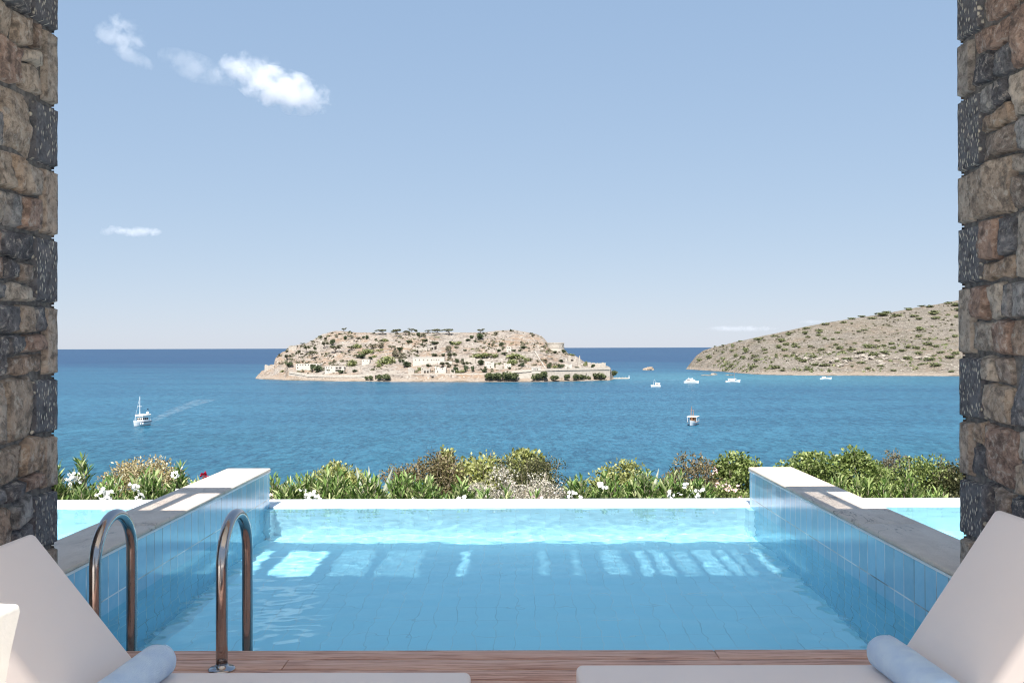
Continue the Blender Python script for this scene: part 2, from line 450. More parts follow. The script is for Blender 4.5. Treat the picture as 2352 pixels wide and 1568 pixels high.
# ------------------------------------------------------------------ stone pillars
def stone_mat():
    t = NT('rubble_stone')
    at = t.n('Attribute', attribute_name='tint'); ch = t.n('Attribute', attribute_name='chip')
    c = t.coord('Object')
    n1 = t.noise(c, 9, 10, .70, .5); n2 = t.noise(c, 24, 10, .74, .3); n3 = t.noise(c, 6, 6, .65, 1.6)
    col = t.mix(t.fr(n1, .38, .66), t.mix(.45, at.outputs['Color'], (.07, .065, .065)), at.outputs['Color'])
    col = t.mix(t.fr(n1, .56, .74, 0, .7), col, t.mix(.45, at.outputs['Color'], (.50, .40, .31)))
    patch = t.math('MULTIPLY', t.fr(n2, .52, .60), t.fr(n3, .40, .58))
    patch = t.math('MULTIPLY', patch, t.math('SUBTRACT', 1.0, ch.outputs['Fac']))
    col = t.mix(t.math('MULTIPLY', patch, .8), col, (.74, .68, .60))
    col = t.mix(t.math('MULTIPLY', t.fr(n2, .5, .40), .8), col, t.mix(.65, col, (.02, .02, .022)))
    blot = t.math('MULTIPLY', t.fr(n3, .5, .64), t.math('SUBTRACT', .75, t.math('MULTIPLY', ch.outputs['Fac'], .75)))
    col = t.mix(blot, col, t.mix(.62, col, (.03, .03, .034)))
    # hammered chips of the dressed corner stones: short pale strokes
    wob = t.n('Vectorial') if False else None
    mp = t.coord('Object', (10, 84, 28))
    vo = t.n('TexVoronoi', voronoi_dimensions='3D', feature='F1'); vo.inputs['Scale'].default_value = 1.0
    vo.inputs['Randomness'].default_value = .9; t.l(mp, vo.inputs['Vector'])
    fl = t.fr(vo.outputs['Distance'], .36, .22)
    fl = t.math('MULTIPLY', fl, t.fr(t.noise(c, 13, 3), .33, .45))
    fl = t.math('MULTIPLY', fl, t.fr(ch.outputs['Fac'], .75, .95))
    col = t.mix(fl, col, (.88, .83, .72))
    t.l(col, t.b.inputs['Base Color']); t.set(Roughness=.85); t.b.inputs['Specular IOR Level'].default_value = .3
    h = t.math('ADD', t.math('ADD', n1, t.math('MULTIPLY', n2, .5)), t.math('MULTIPLY', fl, .5))
    t.bump(h, 1.0, .03); return t.m
m_stone = stone_mat()
m_mortar = proc('grey_mortar', [(.3, (.07, .066, .062)), (.7, (.26, .245, .23))], 26, rough=.95, bump=.9, bdist=.012, bscale=60)
PAL = [(.53,.43,.34), (.62,.50,.39), (.50,.37,.28), (.20,.20,.215), (.34,.335,.34), (.15,.152,.17), (.60,.52,.44), (.44,.36,.30), (.48,.47,.46), (.50,.345,.27), (.74,.64,.53), (.26,.262,.28), (.60,.45,.33)]

def subdivide(r, rect, out, depth=0):
    u0, u1, v0, v1 = rect; w = u1-u0; h = v1-v0
    lim = .17 if depth < 6 else .5
    if (h > .30 or (h > .17 and r.random() < .35)) and h > .12:
        c = v0 + h*r.uniform(.32, .68); subdivide(r, (u0, u1, v0, c), out, depth+1); subdivide(r, (u0, u1, c, v1), out, depth+1)
    elif w > .36 or (w > .20 and r.random() < .35):
        c = u0 + w*r.uniform(.32, .68); subdivide(r, (u0, c, v0, v1), out, depth+1); subdivide(r, (c, u1, v0, v1), out, depth+1)
    else:
        out.append(rect)

def stones_face(V, Fc, T, K, rects, toW, r):
    """rects: (u0,u1,v0,v1,tint,chip,protrude,neat) on a face; toW(u,v,d) -> world"""
    def warp(u, v, k):
        return (u + k*(.030*noise.noise(Vector((u*3.1, v*3.1, 11))) + .016*noise.noise(Vector((u*9, v*9, 4)))),
                v + k*(.034*noise.noise(Vector((u*3.1, v*3.1, 31))) + .018*noise.noise(Vector((u*9, v*9, 8)))))
    for (u0, u1, v0, v1, tint, chip, pr, neat) in rects:
        nu = max(6, int((u1-u0)/.0125)); nv = max(6, int((v1-v0)/.0125)); k = len(V)
        sd = r.uniform(0, 90)
        # a few random cleavage planes make the broken face
        planes = [(r.uniform(-.22, .22), r.uniform(-.22, .22), r.uniform(.0, .012)) for _ in range(4)]
        cc = [r.uniform(0, .28) if r.random() < .6 else 0 for _ in range(4)]      # chipped-off corners
        wk = 0 if neat else 1
        for b_ in range(nv+1):
            for a_ in range(nu+1):
                s, q = a_/nu, b_/nv
                ss, qq = s, q
                if not neat:
                    cx, cy = 2*s-1, 2*q-1
                    c_ = cc[(1 if cx > 0 else 0) + (2 if cy > 0 else 0)]
                    m_ = max(0, abs(cx)+abs(cy) - (2-c_))
                    ss, qq = .5+.5*(cx - math.copysign(m_*.5, cx)), .5+.5*(cy - math.copysign(m_*.5, cy))
                u, v = warp(u0 + (u1-u0)*ss, v0 + (v1-v0)*qq, wk)
                e = min(s, 1-s, q, 1-q)
                er = min(1, min(min(s, 1-s)*(u1-u0), min(q, 1-q)*(v1-v0))/(.005 if neat else .006))
                d = pr*(.6+.4*er) - (0.035 if e == 0 else 0)
                if e > 0:
                    if neat: d += .0025*noise.noise(Vector((u*22+sd, v*22, sd))) - .003*abs(noise.noise(Vector((u*9+sd, v*9, sd))))
                    else:
                        lx, ly = (s-.5)*(u1-u0), (q-.5)*(v1-v0)
                        d += min(h + gx*lx + gy*ly for gx, gy, h in planes)
                        d += .006*noise.noise(Vector((u*14+sd, v*14, sd))) + .007*noise.noise(Vector((u*42, v*42+sd, 3))) + .004*noise.noise(Vector((u*90, v*90+sd, 3)))
                V.append(tuple(toW(u, v, d))); T.append(tint); K.append(chip)
        for b_ in range(nv):
            for a_ in range(nu):
                i = k + b_*(nu+1) + a_
                Fc.append((i, i+1, i+nu+2, i+nu+1))

def pillar(sgn, X, quoins, label, seed):
    r = random.Random(seed)
    Y1, Y2 = 3.83, 4.53
    t = empty('stone_pillar', (X + sgn*.5, (Y1+Y2)/2, DECK_Z)); tag(t, label, 'pillar', 'stone pillars framing the view')
    Xo = X + sgn*.95
    core = MB(); a, c = sorted((X + sgn*.012, Xo)); core.box(a, c, Y1+.012, Y2-.012, DECK_Z-.1, ROOF_Z-.01)
    co = core.build('mortar_core', m_mortar)
    zs = lambda y: CAM_Z - (y-798.5)*Y2/F
    V = []; Fc = []; T = []; K = []
    rects = []; rects_b = []; edges = []
    top = ROOF_Z-.02
    prev = top
    spans = []
    for (ya, yb) in quoins:
        za, zb = zs(ya), zs(yb)
        if prev - za > .05: spans.append((za+.006, prev, False))
        spans.append((zb, min(za, top), True)); prev = zb-.006
    spans.append((DECK_Z, prev, False)); r.random()
    left = []
    for z0, z1, q in spans:
        if q:
            w = .225 + r.uniform(-.01, .012)
            rects.append((Y2-w, Y2+.004, z0+.004, z1-.004, (.19, .195, .215), 1.0, .016, True))
            rects_b.append((0, .30, z0, z1, (.19, .195, .215), 1.0, .012, True))
            left.append((z0, z1, w))
        else:
            n = 1 if z1-z0 < .5 else 2
            hh = (z1-z0)/n
            for i in range(n):
                w = .125 + r.uniform(-.012, .015)
                tint = r.choice([(.60, .51, .42), (.55, .47, .40), (.45, .41, .37), (.62, .50, .40)])
                rects.append((Y2-w, Y2+.004, z0+hh*i+.004, z0+hh*(i+1)-.004, tint, .2, .017, True))
                rects_b.append((0, .2, z0+hh*i, z0+hh*(i+1), tint, .2, .012, True))
                left.append((z0+hh*i, z0+hh*(i+1), w))
    for z0, z1, w in left:
        out = []
        subdivide(r, (Y1, Y2-w-.008, z0, z1), out)
        for (u0, u1, v0, v1) in out:
            tint = r.choice(PAL); g = .0018
            rects.append((u0+g, u1-g, v0+g, v1-g, tint, 0., r.uniform(.016, .040), False))
    stones_face(V, Fc, T, K, rects, lambda u, v, d: (X - sgn*(d-.012+.012), u, v), r)
    out = []
    subdivide(r, (0, .95, DECK_Z, top), out)
    fr_ = [(a0+.006, a1-.006, v0+.006, v1-.006, r.choice(PAL), 0., r.uniform(.008, .03), False) for a0, a1, v0, v1 in out]
    stones_face(V, Fc, T, K, fr_, lambda u, v, d: (X + sgn*u, Y1 - d, v), r)
    out = []
    subdivide(r, (.3, .95, DECK_Z, top), out)
    bk = [(a0+.006, a1-.006, v0+.006, v1-.006, r.choice(PAL), 0., r.uniform(.008, .03), False) for a0, a1, v0, v1 in out] + rects_b
    stones_face(V, Fc, T, K, bk, lambda u, v, d: (X + sgn*u, Y2 + d*.4, v), r)
    o = mesh_np('stonework', V, Fc, m_stone, smooth=False)
    ca = o.data.attributes.new('tint', 'FLOAT_COLOR', 'POINT')
    ca.data.foreach_set('color', np.array([(*c_, 1) for c_ in T], dtype=np.float32).ravel())
    ka = o.data.attributes.new('chip', 'FLOAT', 'POINT'); ka.data.foreach_set('value', np.array(K, dtype=np.float32))
    for ch in (co, o):
        ch.parent = t; ch.matrix_parent_inverse = Matrix.Translation(-Vector(t.location))
pillar(-1, -2.223, [(-60, 72), (245, 386), (545, 697), (862, 990), (1118, 1246)], 'rough brown and black stone pillar at the left edge, beside the left lounger', 3)
pillar(1, 2.146, [(-70, 104), (236, 404), (526, 660), (820, 962), (1096, 1228)], 'rough grey and brown stone pillar at the right edge, behind the right lounger', 9)

# ------------------------------------------------------------------ pool ladder rails
t = empty('pool_ladder', (-1.68, 4.6, DECK_Z)); tag(t, 'polished steel pool ladder with two arched handrails at the deck edge', 'ladder')
for X in (-1.378, -1.972):
    Y0, Y1_, ZT = 4.40, 4.82, .812-.025
    rr = (Y1_-Y0)/2
    pts = [(X, Y0, DECK_Z+.002)] + [(X, Y0 + .0*i, DECK_Z + (ZT-rr-DECK_Z)*i/4) for i in range(1, 4)]
    pts += [(X, (Y0+Y1_)/2 - rr*math.cos(a), ZT-rr + rr*math.sin(a)) for a in [math.pi*i/20 for i in range(21)]]
    pts += [(X, Y1_, ZT-rr - (ZT-rr+DEPTH-.1)*i/8) for i in range(1, 9)]
    m = MB(); m.tube(pts, .0268, 20); o = m.build('handrail', m_steel, smooth=True)
    g = MB(); g.lathe([(.062, 0), (.062, .005), (.055, .010), (.032, .014), (.030, .022), (.0275, .026)], (X, Y0, DECK_Z+.001), 32)
    fl = g.build('base_flange', m_steel, smooth=True)
    fl.parent = o
    o.parent = t; o.matrix_parent_inverse = Matrix.Translation(-Vector(t.location))
    o.cycles.is_caustics_receiver = True
for z in (-.35, -.65, -.95):
    m = MB(); m.box(-1.95, -1.40, 4.79, 4.86, z, z+.03); o = m.build('step', m_steel, bevel=.008)
    o.parent = t; o.matrix_parent_inverse = Matrix.Translation(-Vector(t.location))

# ------------------------------------------------------------------ loungers and towels
def rbox(m, x0, x1, y0, y1, z0, z1, r, M=None, n=5, puff=.0):
    """box with rounded edges and a slightly puffed top, as one smooth closed surface"""
    k = len(m.v)
    def axis(a, b):
        s = [a + r*(1-math.cos(math.pi/2*i/n)) for i in range(n+1)]
        e = [b - r*(1-math.cos(math.pi/2*i/n)) for i in range(n, -1, -1)]
        return s + [a+r+(b-a-2*r)*i/9 for i in range(1, 9)] + e
    # a superellipse-like loft: sections along x, each a rounded rectangle in (y,z)
    xs = axis(x0, x1)
    ring = []
    cy, cz = (y0+y1)/2, (z0+z1)/2; hy, hz = (y1-y0)/2, (z1-z0)/2
    for (sy, sz, a0) in ((1, -1, -90), (1, 1, 0), (-1, 1, 90), (-1, -1, 180)):
        for i in range(n+1):
            a = R(a0 + 90*i/n)
            ring.append((sy, sz, math.cos(a), math.sin(a)))
    L = len(ring)
    for x in xs:
        e = min(x-x0, x1-x); ins = 0
        if e < r: ins = r - math.sqrt(max(0, r*r-(r-e)**2))
        for (sy, sz, c, s_) in ring:
            rr = max(r-ins, .0015)
            y = cy + sy*(hy-ins-rr) + c*rr; z = cz + sz*(hz-ins-rr) + s_*rr
            if sz > 0: z += puff*(1-((y-cy)/hy)**2)*(1-((x-(x0+x1)/2)/((x1-x0)/2))**2)
            p = Vector((x, y, z)); m.v.append(tuple(M @ p if M else p))
    for i in range(len(xs)-1):
        for j in range(L):
            m.f.append((k+i*L+j, k+i*L+(j+1) % L, k+(i+1)*L+(j+1) % L, k+(i+1)*L+j))
    m.f.append(tuple(k+j for j in reversed(range(L)))); m.f.append(tuple(k+(len(xs)-1)*L+j for j in range(L)))

def lounger(hx, ex, yn, yf, zb, ang, blen, label):
    """hx: hinge x, ex: foot end x, yn/yf: near and far edge, zb: top of the cushion"""
    sg = 1 if ex > hx else -1
    t = empty('sun_lounger', ((hx+ex)/2, (yn+yf)/2, DECK_Z)); tag(t, label, 'sun lounger', 'sun loungers facing each other on the deck')
    th = .085; kids = []
    m = MB(); a, c = sorted((hx - sg*.02, ex)); rbox(m, a, c, yn, yf, zb-th, zb, .024, puff=.004); kids.append(m.build('seat_cushion', m_vinyl, smooth=True))
    m = MB()
    M = Matrix.Translation((hx, 0, zb)) @ Matrix.Rotation(-sg*R(180-ang) if sg > 0 else R(180-ang), 4, 'Y')
    # local x runs up the backrest, local +z faces the seat
    M = Matrix(((-sg*math.cos(R(ang)), 0, sg*math.sin(R(ang)), hx), (0, 1, 0, 0), (math.sin(R(ang)), 0, math.cos(R(ang)), zb), (0, 0, 0, 1)))
    rbox(m, -.03, blen, yn, yf, -th, .0, .024, M, puff=.004)
    if sg > 0: pass
    kids.append(m.build('back_cushion', m_vinyl, smooth=True))
    m = MB(); m.box(-.02, blen+.012, yn+.03, yf-.03, -th-.035, -th-.004, M); kids.append(m.build('back_frame', m_dark, bevel=.006))
    m = MB(); a, c = sorted((hx - sg*.62, ex - sg*.02))
    zt = zb-th-.004
    m.box(a, c, yn+.02, yn+.06, zt-.05, zt); m.box(a, c, yf-.06, yf-.02, zt-.05, zt)
    m.box(a+.001, a+.04, yn+.06, yf-.06, zt-.05, zt-.002); m.box(c-.04, c-.001, yn+.06, yf-.06, zt-.05, zt-.002)
    kids.append(m.build('frame', m_dark, bevel=.004))
    for lx in (a+.05, c-.09):
        for ly in (yn+.021, yf-.059):
            m = MB(); m.box(lx, lx+.04, ly, ly+.038, DECK_Z+.001, zt-.051); kids.append(m.build('leg', m_dark, bevel=.004))
    # prop under the backrest
    q = M @ Vector((blen*.62, 0, -th-.036)); foot = Vector((hx - sg*.55, 0, zt-.03))
    for yy in (yn+.10, yf-.10):
        m = MB(); m.tube([(q.x, yy, q.z), (foot.x, yy, foot.z)], .011, 8)
        kids.append(m.build('back_prop', m_dark))
    # welted seam round the near side of the cushions
    for ch in kids:
        ch.parent = t; ch.matrix_parent_inverse = Matrix.Translation(-Vector(t.location))
    for ch, MM, xa, xb in ((kids[0], Matrix.Translation((0, 0, zb)), *sorted((hx - sg*.02, ex))), (kids[1], M, -.03, blen)):
        i_ = .0085; ring = [(xa+i_+.02, yn+i_), (xb-i_-.02, yn+i_), (xb-i_, yn+i_+.02), (xb-i_, yf-i_-.02), (xb-i_-.02, yf-i_), (xa+i_+.02, yf-i_), (xa+i_, yf-i_-.02), (xa+i_, yn+i_+.02), (xa+i_+.02, yn+i_)]
        m = MB(); m.tube([MM @ Vector((x_, y_, -.0065)) for x_, y_ in ring], .0042, 8)
        o_ = m.build('piping', m_vinyl, smooth=True); o_.parent = ch; o_.matrix_parent_inverse = Matrix.Translation(-Vector(t.location))
    return M
L1 = dict(hx=-1.383, ex=-.169, yn=2.945, yf=3.504, zb=.40)
L2 = dict(hx=1.427, ex=.226, yn=2.99, yf=3.58, zb=.40)
lounger(ang=51.6, blen=.667, label='taupe cushioned sun lounger on the left, backrest raised against the left pillar', **L1)
lounger(ang=56.4, blen=.708, label='taupe cushioned sun lounger on the right, backrest raised before the right pillar', **L2)

def towel(x, z, y0, y1, r, label, tilt=0):
    t = empty('rolled_towel', (x, y0, z)); tag(t, label, 'towel', 'rolled towels on the loungers')
    m = MB(); n = 40; k = 0; L = 26
    rows = []
    for i in range(L+1):
        s = i/L; y = y0 + (y1-y0)*s
        e = min(s, 1-s)*(y1-y0)
        sc_ = math.sqrt(max(.0, 1-(1-min(1, e/.018))**2))*.10 + .90
        row = []
        for j in range(n):
            a = 2*math.pi*j/n
            rad = r*sc_*(1 + .03*noise.noise(Vector((math.cos(a)*1.5, math.sin(a)*1.5, y*7+x))) + .012*noise.noise(Vector((math.cos(a)*5, math.sin(a)*5, y*30))))
            rad *= 1 + .05*((j/n) if j > n*.1 else 0)     # the overlap of the outer layer
            px_, pz_ = rad*math.cos(a+.8)*1.04, rad*math.sin(a+.8)*.97
            if pz_ < -r*.86: pz_ = -r*.86
            row.append(len(m.v)); m.v.append((px_ + tilt*(s-.5), y-y0, pz_))
        rows.append(row)
    for i in range(L):
        for j in range(n):
            m.f.append((rows[i][j], rows[i][(j+1) % n], rows[i+1][(j+1) % n], rows[i+1][j]))
    m.f.append(tuple(reversed(rows[0]))); m.f.append(tuple(rows[-1]))
    m.build('roll', m_terry, t, smooth=True)
    # spiral end faces: one coiled ribbon each
    for yy, sg in ((0.002, -1), (y1-y0-.002, 1)):
        g = MB(); pts = []
        turns = 3.2; N = 90
        for i in range(N+1):
            s = i/N; a = 2*math.pi*turns*s; rad = r*.90*(.10+.88*s)
            pts.append((rad*math.cos(a) + tilt*(-.5 if sg < 0 else .5), yy, rad*math.sin(a)*.97))
        g.tube(pts, r*.12, 6)
        g.build('coiled_end', m_terry, t, smooth=True)
# towels lie in the fold between seat and backrest
r_t = .063
towel(L1['hx']+.052, L1['zb']+r_t*.86, 3.02, 3.47, r_t, 'rolled pale blue towel on the left lounger', .03)
towel(L2['hx']-.035, L2['zb']+r_t*.90, 3.05, 3.55, r_t*1.06, 'rolled pale blue towel on the right lounger', -.02)

# white plaster post with flared cap, at the left edge in the sun
t = empty('plaster_post', (-1.425, 2.12, DECK_Z - .028)); tag(t, 'sunlit white plaster post with a flared cap, cut by the left edge', 'post')
m = MB(); m.box(-.14, .148, -.14, .14, .029, .70); m.build('shaft', m_plaster, t, bevel=.012)
m = MB(); k = 0
prof = [(.165, .70), (.172, .715), (.180, .795), (.196, .90), (.190, .912)]
for i, (h, z) in enumerate(prof):
    m.v += [(-h, -h, z), (h, -h, z), (h, h, z), (-h, h, z)]
for i in range(len(prof)-1):
    for j in range(4): m.f.append((i*4+j, i*4+(j+1) % 4, (i+1)*4+(j+1) % 4, (i+1)*4+j))
m.f += [(3, 2, 1, 0), tuple(len(m.v)-4+j for j in range(4))]
m.build('cap', m_plaster, t, bevel=.01)
t.rotation_euler = (0, 0, R(-9))
# ------------------------------------------------------------------ sea
HS = 38.0
SEA_Z = CAM_Z - HS
def sea_mat():
    t = NT('sea_water')
    pos = t.n('NewGeometry').outputs['Position']
    sp = t.n('SeparateXYZ'); t.l(pos, sp.inputs[0])
    Y = sp.outputs[1]; X = sp.outputs[0]
    def st(sx, sy):
        mp = t.n('Mapping'); mp.inputs['Scale'].default_value = (sx, sy, 1); t.l(pos, mp.inputs[0]); return mp.outputs[0]
    big = t.noise(st(.0026, .0105), 1.0, 5, .55, .8)
    mid = t.noise(st(.022, .010), 1.0, 5, .62, .5)
    rip = t.noise(st(.30, .11), 1.0, 5, .68, .4)
    rip2 = t.noise(st(.9, .34), 1.0, 4, .65, .3)
    # teal to dark blue by distance: view-angle reflection painted in; pale over sandy shallows
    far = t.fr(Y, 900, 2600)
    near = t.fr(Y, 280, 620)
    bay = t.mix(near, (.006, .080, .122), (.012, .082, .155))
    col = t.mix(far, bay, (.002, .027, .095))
    col = t.mix(t.math('MULTIPLY', t.fr(big, .40, .62, 0, .75), t.fr(far, 0, 1, 1, .35)), col, (.028, .135, .215))
    col = t.mix(t.fr(mid, .35, .68, 0, .5), col, t.mix(.5, col, (.010, .055, .15)))
    v = t.n('VectorMath', operation='DISTANCE'); t.l(pos, v.inputs[0]); v.inputs[1].default_value = (290, 1180, SEA_Z)
    sh = t.math('MULTIPLY', t.fr(v.outputs['Value'], 330, 60), t.fr(mid, .25, .6, .55, 1))
    col = t.mix(t.math('MULTIPLY', sh, .75), col, (.075, .235, .285))
    wv = t.math('ADD', t.math('MULTIPLY', t.fr(rip, .30, .70), .6), t.math('MULTIPLY', t.fr(rip2, .30, .70), .5))
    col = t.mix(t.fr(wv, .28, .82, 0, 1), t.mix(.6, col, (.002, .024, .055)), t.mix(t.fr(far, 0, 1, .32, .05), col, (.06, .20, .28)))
    t.l(col, t.b.inputs['Base Color']); t.set(Roughness=.32)
    t.b.inputs['Specular IOR Level'].default_value = .04
    h = t.math('ADD', t.math('MULTIPLY', rip, 1.6), t.math('MULTIPLY', rip2, .5))
    t.bump(h, .55, .6)
    return t.m
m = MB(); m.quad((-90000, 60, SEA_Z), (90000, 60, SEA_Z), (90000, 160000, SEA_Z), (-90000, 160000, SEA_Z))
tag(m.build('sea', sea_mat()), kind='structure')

def foam_mat():
    t = NT('boat_wake_foam')
    c = t.coord('Position', (.35, .12, 1))
    g = t.noise(c, 1.0, 6, .65)
    tr = t.n('BsdfTransparent'); mx = t.n('MixShader')
    t.set(Base_Color=(.55, .62, .66), Roughness=.8)
    t.l(t.fr(g, .42, .72, 0, .20), mx.inputs[0]); t.l(tr.outputs[0], mx.inputs[1]); t.l(t.b.outputs[0], mx.inputs[2]); t.l(mx.outputs[0], t.out.inputs[0])
    return t.m
m_foam = foam_mat()
def sea_pt(x, y, dz=0): return P(x, y, (CAM_Z - SEA_Z - dz)*F/(y-798.5))
def wake(pts, lab):
    """pts: (x, y, half width in m) along the wake"""
    m = MB(); L = []
    ps = [(sea_pt(x, y, .06), w) for x, y, w in pts]
    for i, (p, w) in enumerate(ps):
        a = ps[max(0, i-1)][0]; b_ = ps[min(len(ps)-1, i+1)][0]
        d = (b_-a).normalized(); n_ = Vector((-d.y, d.x, 0))
        m.v.append(tuple(p + n_*w)); m.v.append(tuple(p - n_*w))
    for i in range(len(ps)-1): m.f.append((2*i, 2*i+1, 2*i+3, 2*i+2))
    o = m.build('wake_foam', m_foam); tag(o, kind='stuff'); o['label'] = lab
wake([(344, 968, 1.2), (356, 961, 2.2), (378, 950, 3.5), (410, 937, 5.0), (440, 926, 6), (475, 915, 8)], 'pale foamy wake trailing behind the masted boat on the left')
wake([(345, 974, .7), (380, 973, 1.0), (425, 971.5, 1.4)], 'thin foam line beside the masted boat on the left')
wake([(1517, 890, .5), (1550, 890.5, .8), (1600, 890, .9)], 'thin white wake behind the small far boat')
wake([(1306+150, 878, 2.5), (1500, 874.5, 3.5), (1570, 873, 3)], 'pale streak of calm water in the strait')

# ------------------------------------------------------------------ slope below the garden
def hill_z(Y):
    return -.9 - .03*(Y-10) if Y < 13 else max(-.99 - .30*(Y-13), SEA_Z-2)
V = []; Fc = []
ys = [9.9, 10.5, 11.2, 12, 13] + [13 + 7*i for i in range(1, 22)]
xs = np.linspace(-120, 120, 61)
for y in ys:
    for x in xs: V.append((x, y, hill_z(y) + (0 if y < 13 else .8*noise.noise(Vector((x*.1, y*.1, 0))))))
n = len(xs)
for j in range(len(ys)-1):
    for i in range(n-1): Fc.append((j*n+i, j*n+i+1, (j+1)*n+i+1, (j+1)*n+i))
tag(mesh_np('hillside', V, Fc, m_soil, smooth=True), kind='structure')

# ------------------------------------------------------------------ island and headland terrain
def terrain_mat(name, rockcol, head=False):
    t = NT(name)
    c = t.coord('Position')
    n0 = t.noise(c, .013, 4, .55, .5); n1 = t.noise(c, .055, 6, .62); n2 = t.noise(c, .30, 7, .68)
    cs = t.coord('Position', (.5, .5, 2.2)); n3 = t.noise(cs, .16, 5, .6)
    col = t.ramp(n1, rockcol)
    dry = t.math('MULTIPLY', t.fr(n0, .44, .58), t.fr(n3, .40, .58))
    col = t.mix(t.math('MULTIPLY', dry, .8), col, (.26, .175, .115) if not head else (.19, .148, .112))
    vo = t.n('TexVoronoi', feature='F1'); vo.inputs['Scale'].default_value = .28; t.l(c, vo.inputs['Vector'])
    rocks = t.math('MULTIPLY', t.fr(vo.outputs['Distance'], .45, .2), t.fr(n2, .47, .6))
    col = t.mix(t.math('MULTIPLY', rocks, .9), col, (.48, .445, .385))
    crev = t.math('MULTIPLY', t.fr(n2, .49, .38), t.fr(n3, .62, .42))
    col = t.mix(t.math('MULTIPLY', crev, .8), col, (.06, .05, .04))
    if head:
        g = t.math('MULTIPLY', t.fr(t.noise(c, .09, 6, .7), .52, .62), t.fr(n0, .36, .5))
        col = t.mix(t.math('MULTIPLY', g, .6), col, (.085, .088, .05))
    # wave-washed pale rock just above the waterline, dark wet line at the water
    z = t.n('SeparateXYZ'); t.l(t.n('NewGeometry').outputs['Position'], z.inputs[0])
    zr = t.math('ADD', t.math('SUBTRACT', z.outputs[2], SEA_Z), t.math('MULTIPLY', t.math('SUBTRACT', n1, .5), 6))
    col = t.mix(t.fr(zr, 5.5, 2.0, 0, .7), col, (.30, .25, .205))
    col = t.mix(t.fr(zr, .9, .2, 0, .75), col, (.12, .10, .075))
    t.l(col, t.b.inputs['Base Color']); t.set(Roughness=.95); t.b.inputs['Specular IOR Level'].default_value = .1
    h = t.math('ADD', t.math('MULTIPLY', n2, 1.4), t.math('MULTIPLY', n1, 2.0))
    h = t.math('ADD', h, t.math('MULTIPLY', t.fr(vo.outputs['Distance'], .5, .1), .5))
    t.bump(h, 1.0, 1.5)
    return t.m
m_isle = terrain_mat('island_limestone', [(.30, (.15, .132, .115)), (.44, (.245, .212, .183)), (.56, (.315, .278, .242)), (.70, (.19, .175, .160))])
m_head = terrain_mat('headland_limestone', [(.30, (.12, .105, .088)), (.45, (.175, .152, .127)), (.58, (.21, .184, .154)), (.72, (.15, .136, .118))], True)
HAZE = None

I_SH = ([587, 620, 660, 760, 900, 1100, 1250, 1400, 1408], [868, 870, 871.5, 874, 876, 877, 877, 874, 872])
I_TOP = ([586, 592, 600, 607, 612, 629, 631, 640, 655, 665, 690, 705, 725, 740, 765, 785, 812, 870, 900, 960, 1000, 1060, 1110, 1130, 1147, 1185, 1205, 1225, 1243, 1255, 1260, 1297, 1305, 1325, 1345, 1370, 1395, 1402, 1409],
         [866, 859, 851, 847, 839, 835, 823, 812, 804, 793, 789, 786, 776, 767, 760, 758.5, 762, 762.5, 763, 762, 763, 763, 763, 761, 758.5, 758, 762, 766, 772, 783, 793, 803, 812, 819, 833, 837, 842, 847, 868])
# ground level just behind the sea wall
I_WALL = ([587, 655, 662, 690, 707, 760, 830, 900, 1100, 1160, 1200, 1300, 1400, 1408], [867, 866, 852, 857, 860, 861, 861, 860, 860, 857, 852, 848, 848, 871])
ip = np.interp
def i_shY(x): return HS*F/(ip(x, *I_SH) - 798.5)
def isle(x, t):
    """t<0: the beach in front of the wall; 0..1: from the wall to the ridge; >1: the far side"""
    Y0 = i_shY(x); ys, yt, yw = ip(x, *I_SH), ip(x, *I_TOP), ip(x, *I_WALL)
    fr_ = (ys-yt)/115.
    Yr = Y0 + 22 + 190*max(.03, fr_)
    Yw = Y0 + 10
    zw = CAM_Z - (yw-798.5)*Yw/F; zr = CAM_Z - (yt-798.5)*Yr/F
    wall = 662 < x < 1403
    if t < 0:                      # t in -1..0
        s = t+1; Y = Y0 - 9 + 18*s
        z = SEA_Z + (-4 + 4*s*2 if s < .5 else (s-.5)*2*1.8)
    elif t <= 1:
        Y = Yw + (Yr-Yw)*t
        g = t**.92
        z = zw + (zr-zw)*g
    else:
        s = t-1; Y = Yr + 230*s*max(.15, fr_); z = zr - (zr-SEA_Z+6)*s**1.6
    X = (x-1184)*Y/F
    amp = min(1, max(0, (z-SEA_Z-1.5)/6)) * (1 if t <= 1 else .6)
    if t > 0:
        e = min(1, t*8)*min(1, max(0.12, (1-t)*6) if t <= 1 else 1)
        nz = 2.2*noise.fractal(Vector((X*.018, Y*.018, 2)), 1., 2., 5) + 1.3*noise.noise(Vector((X*.09, Y*.12, 7))) + .8*noise.noise(Vector((X*.28, Y*.28, 3)))
        lump = max(0, noise.noise(Vector((X*.16, Y*.16, 21)))-.18)*4.0
        z += amp*e*(nz + lump)
        # old terraces
        if wall and t < .8:
            st = 4.2; zz = (z-SEA_Z)/st; f_ = zz-math.floor(zz); z += amp*.55*st*(f_**2.2 - f_)*.6
    else:
        z += .35*noise.noise(Vector((X*.2, Y*.3, 4)))
    return Vector((X, Y, z))
def grid(fn, us, ts, name, mat):
    V = [tuple(fn(u, t)) for t in ts for u in us]; n = len(us)
    i, j = np.meshgrid(np.arange(n-1), np.arange(len(ts)-1)); a = (j*n+i).ravel()
    return tag(mesh_np(name, V, np.stack([a, a+1, a+n+1, a+n], 1), mat, smooth=False), kind='structure')
ts_i = [-1, -.75, -.5, -.35, -.2, -.05] + list(np.linspace(0.001, 1, 105)) + list(np.linspace(1.02, 2, 14))
grid(isle, np.linspace(586.5, 1408.5, 560), ts_i, 'island', m_isle)

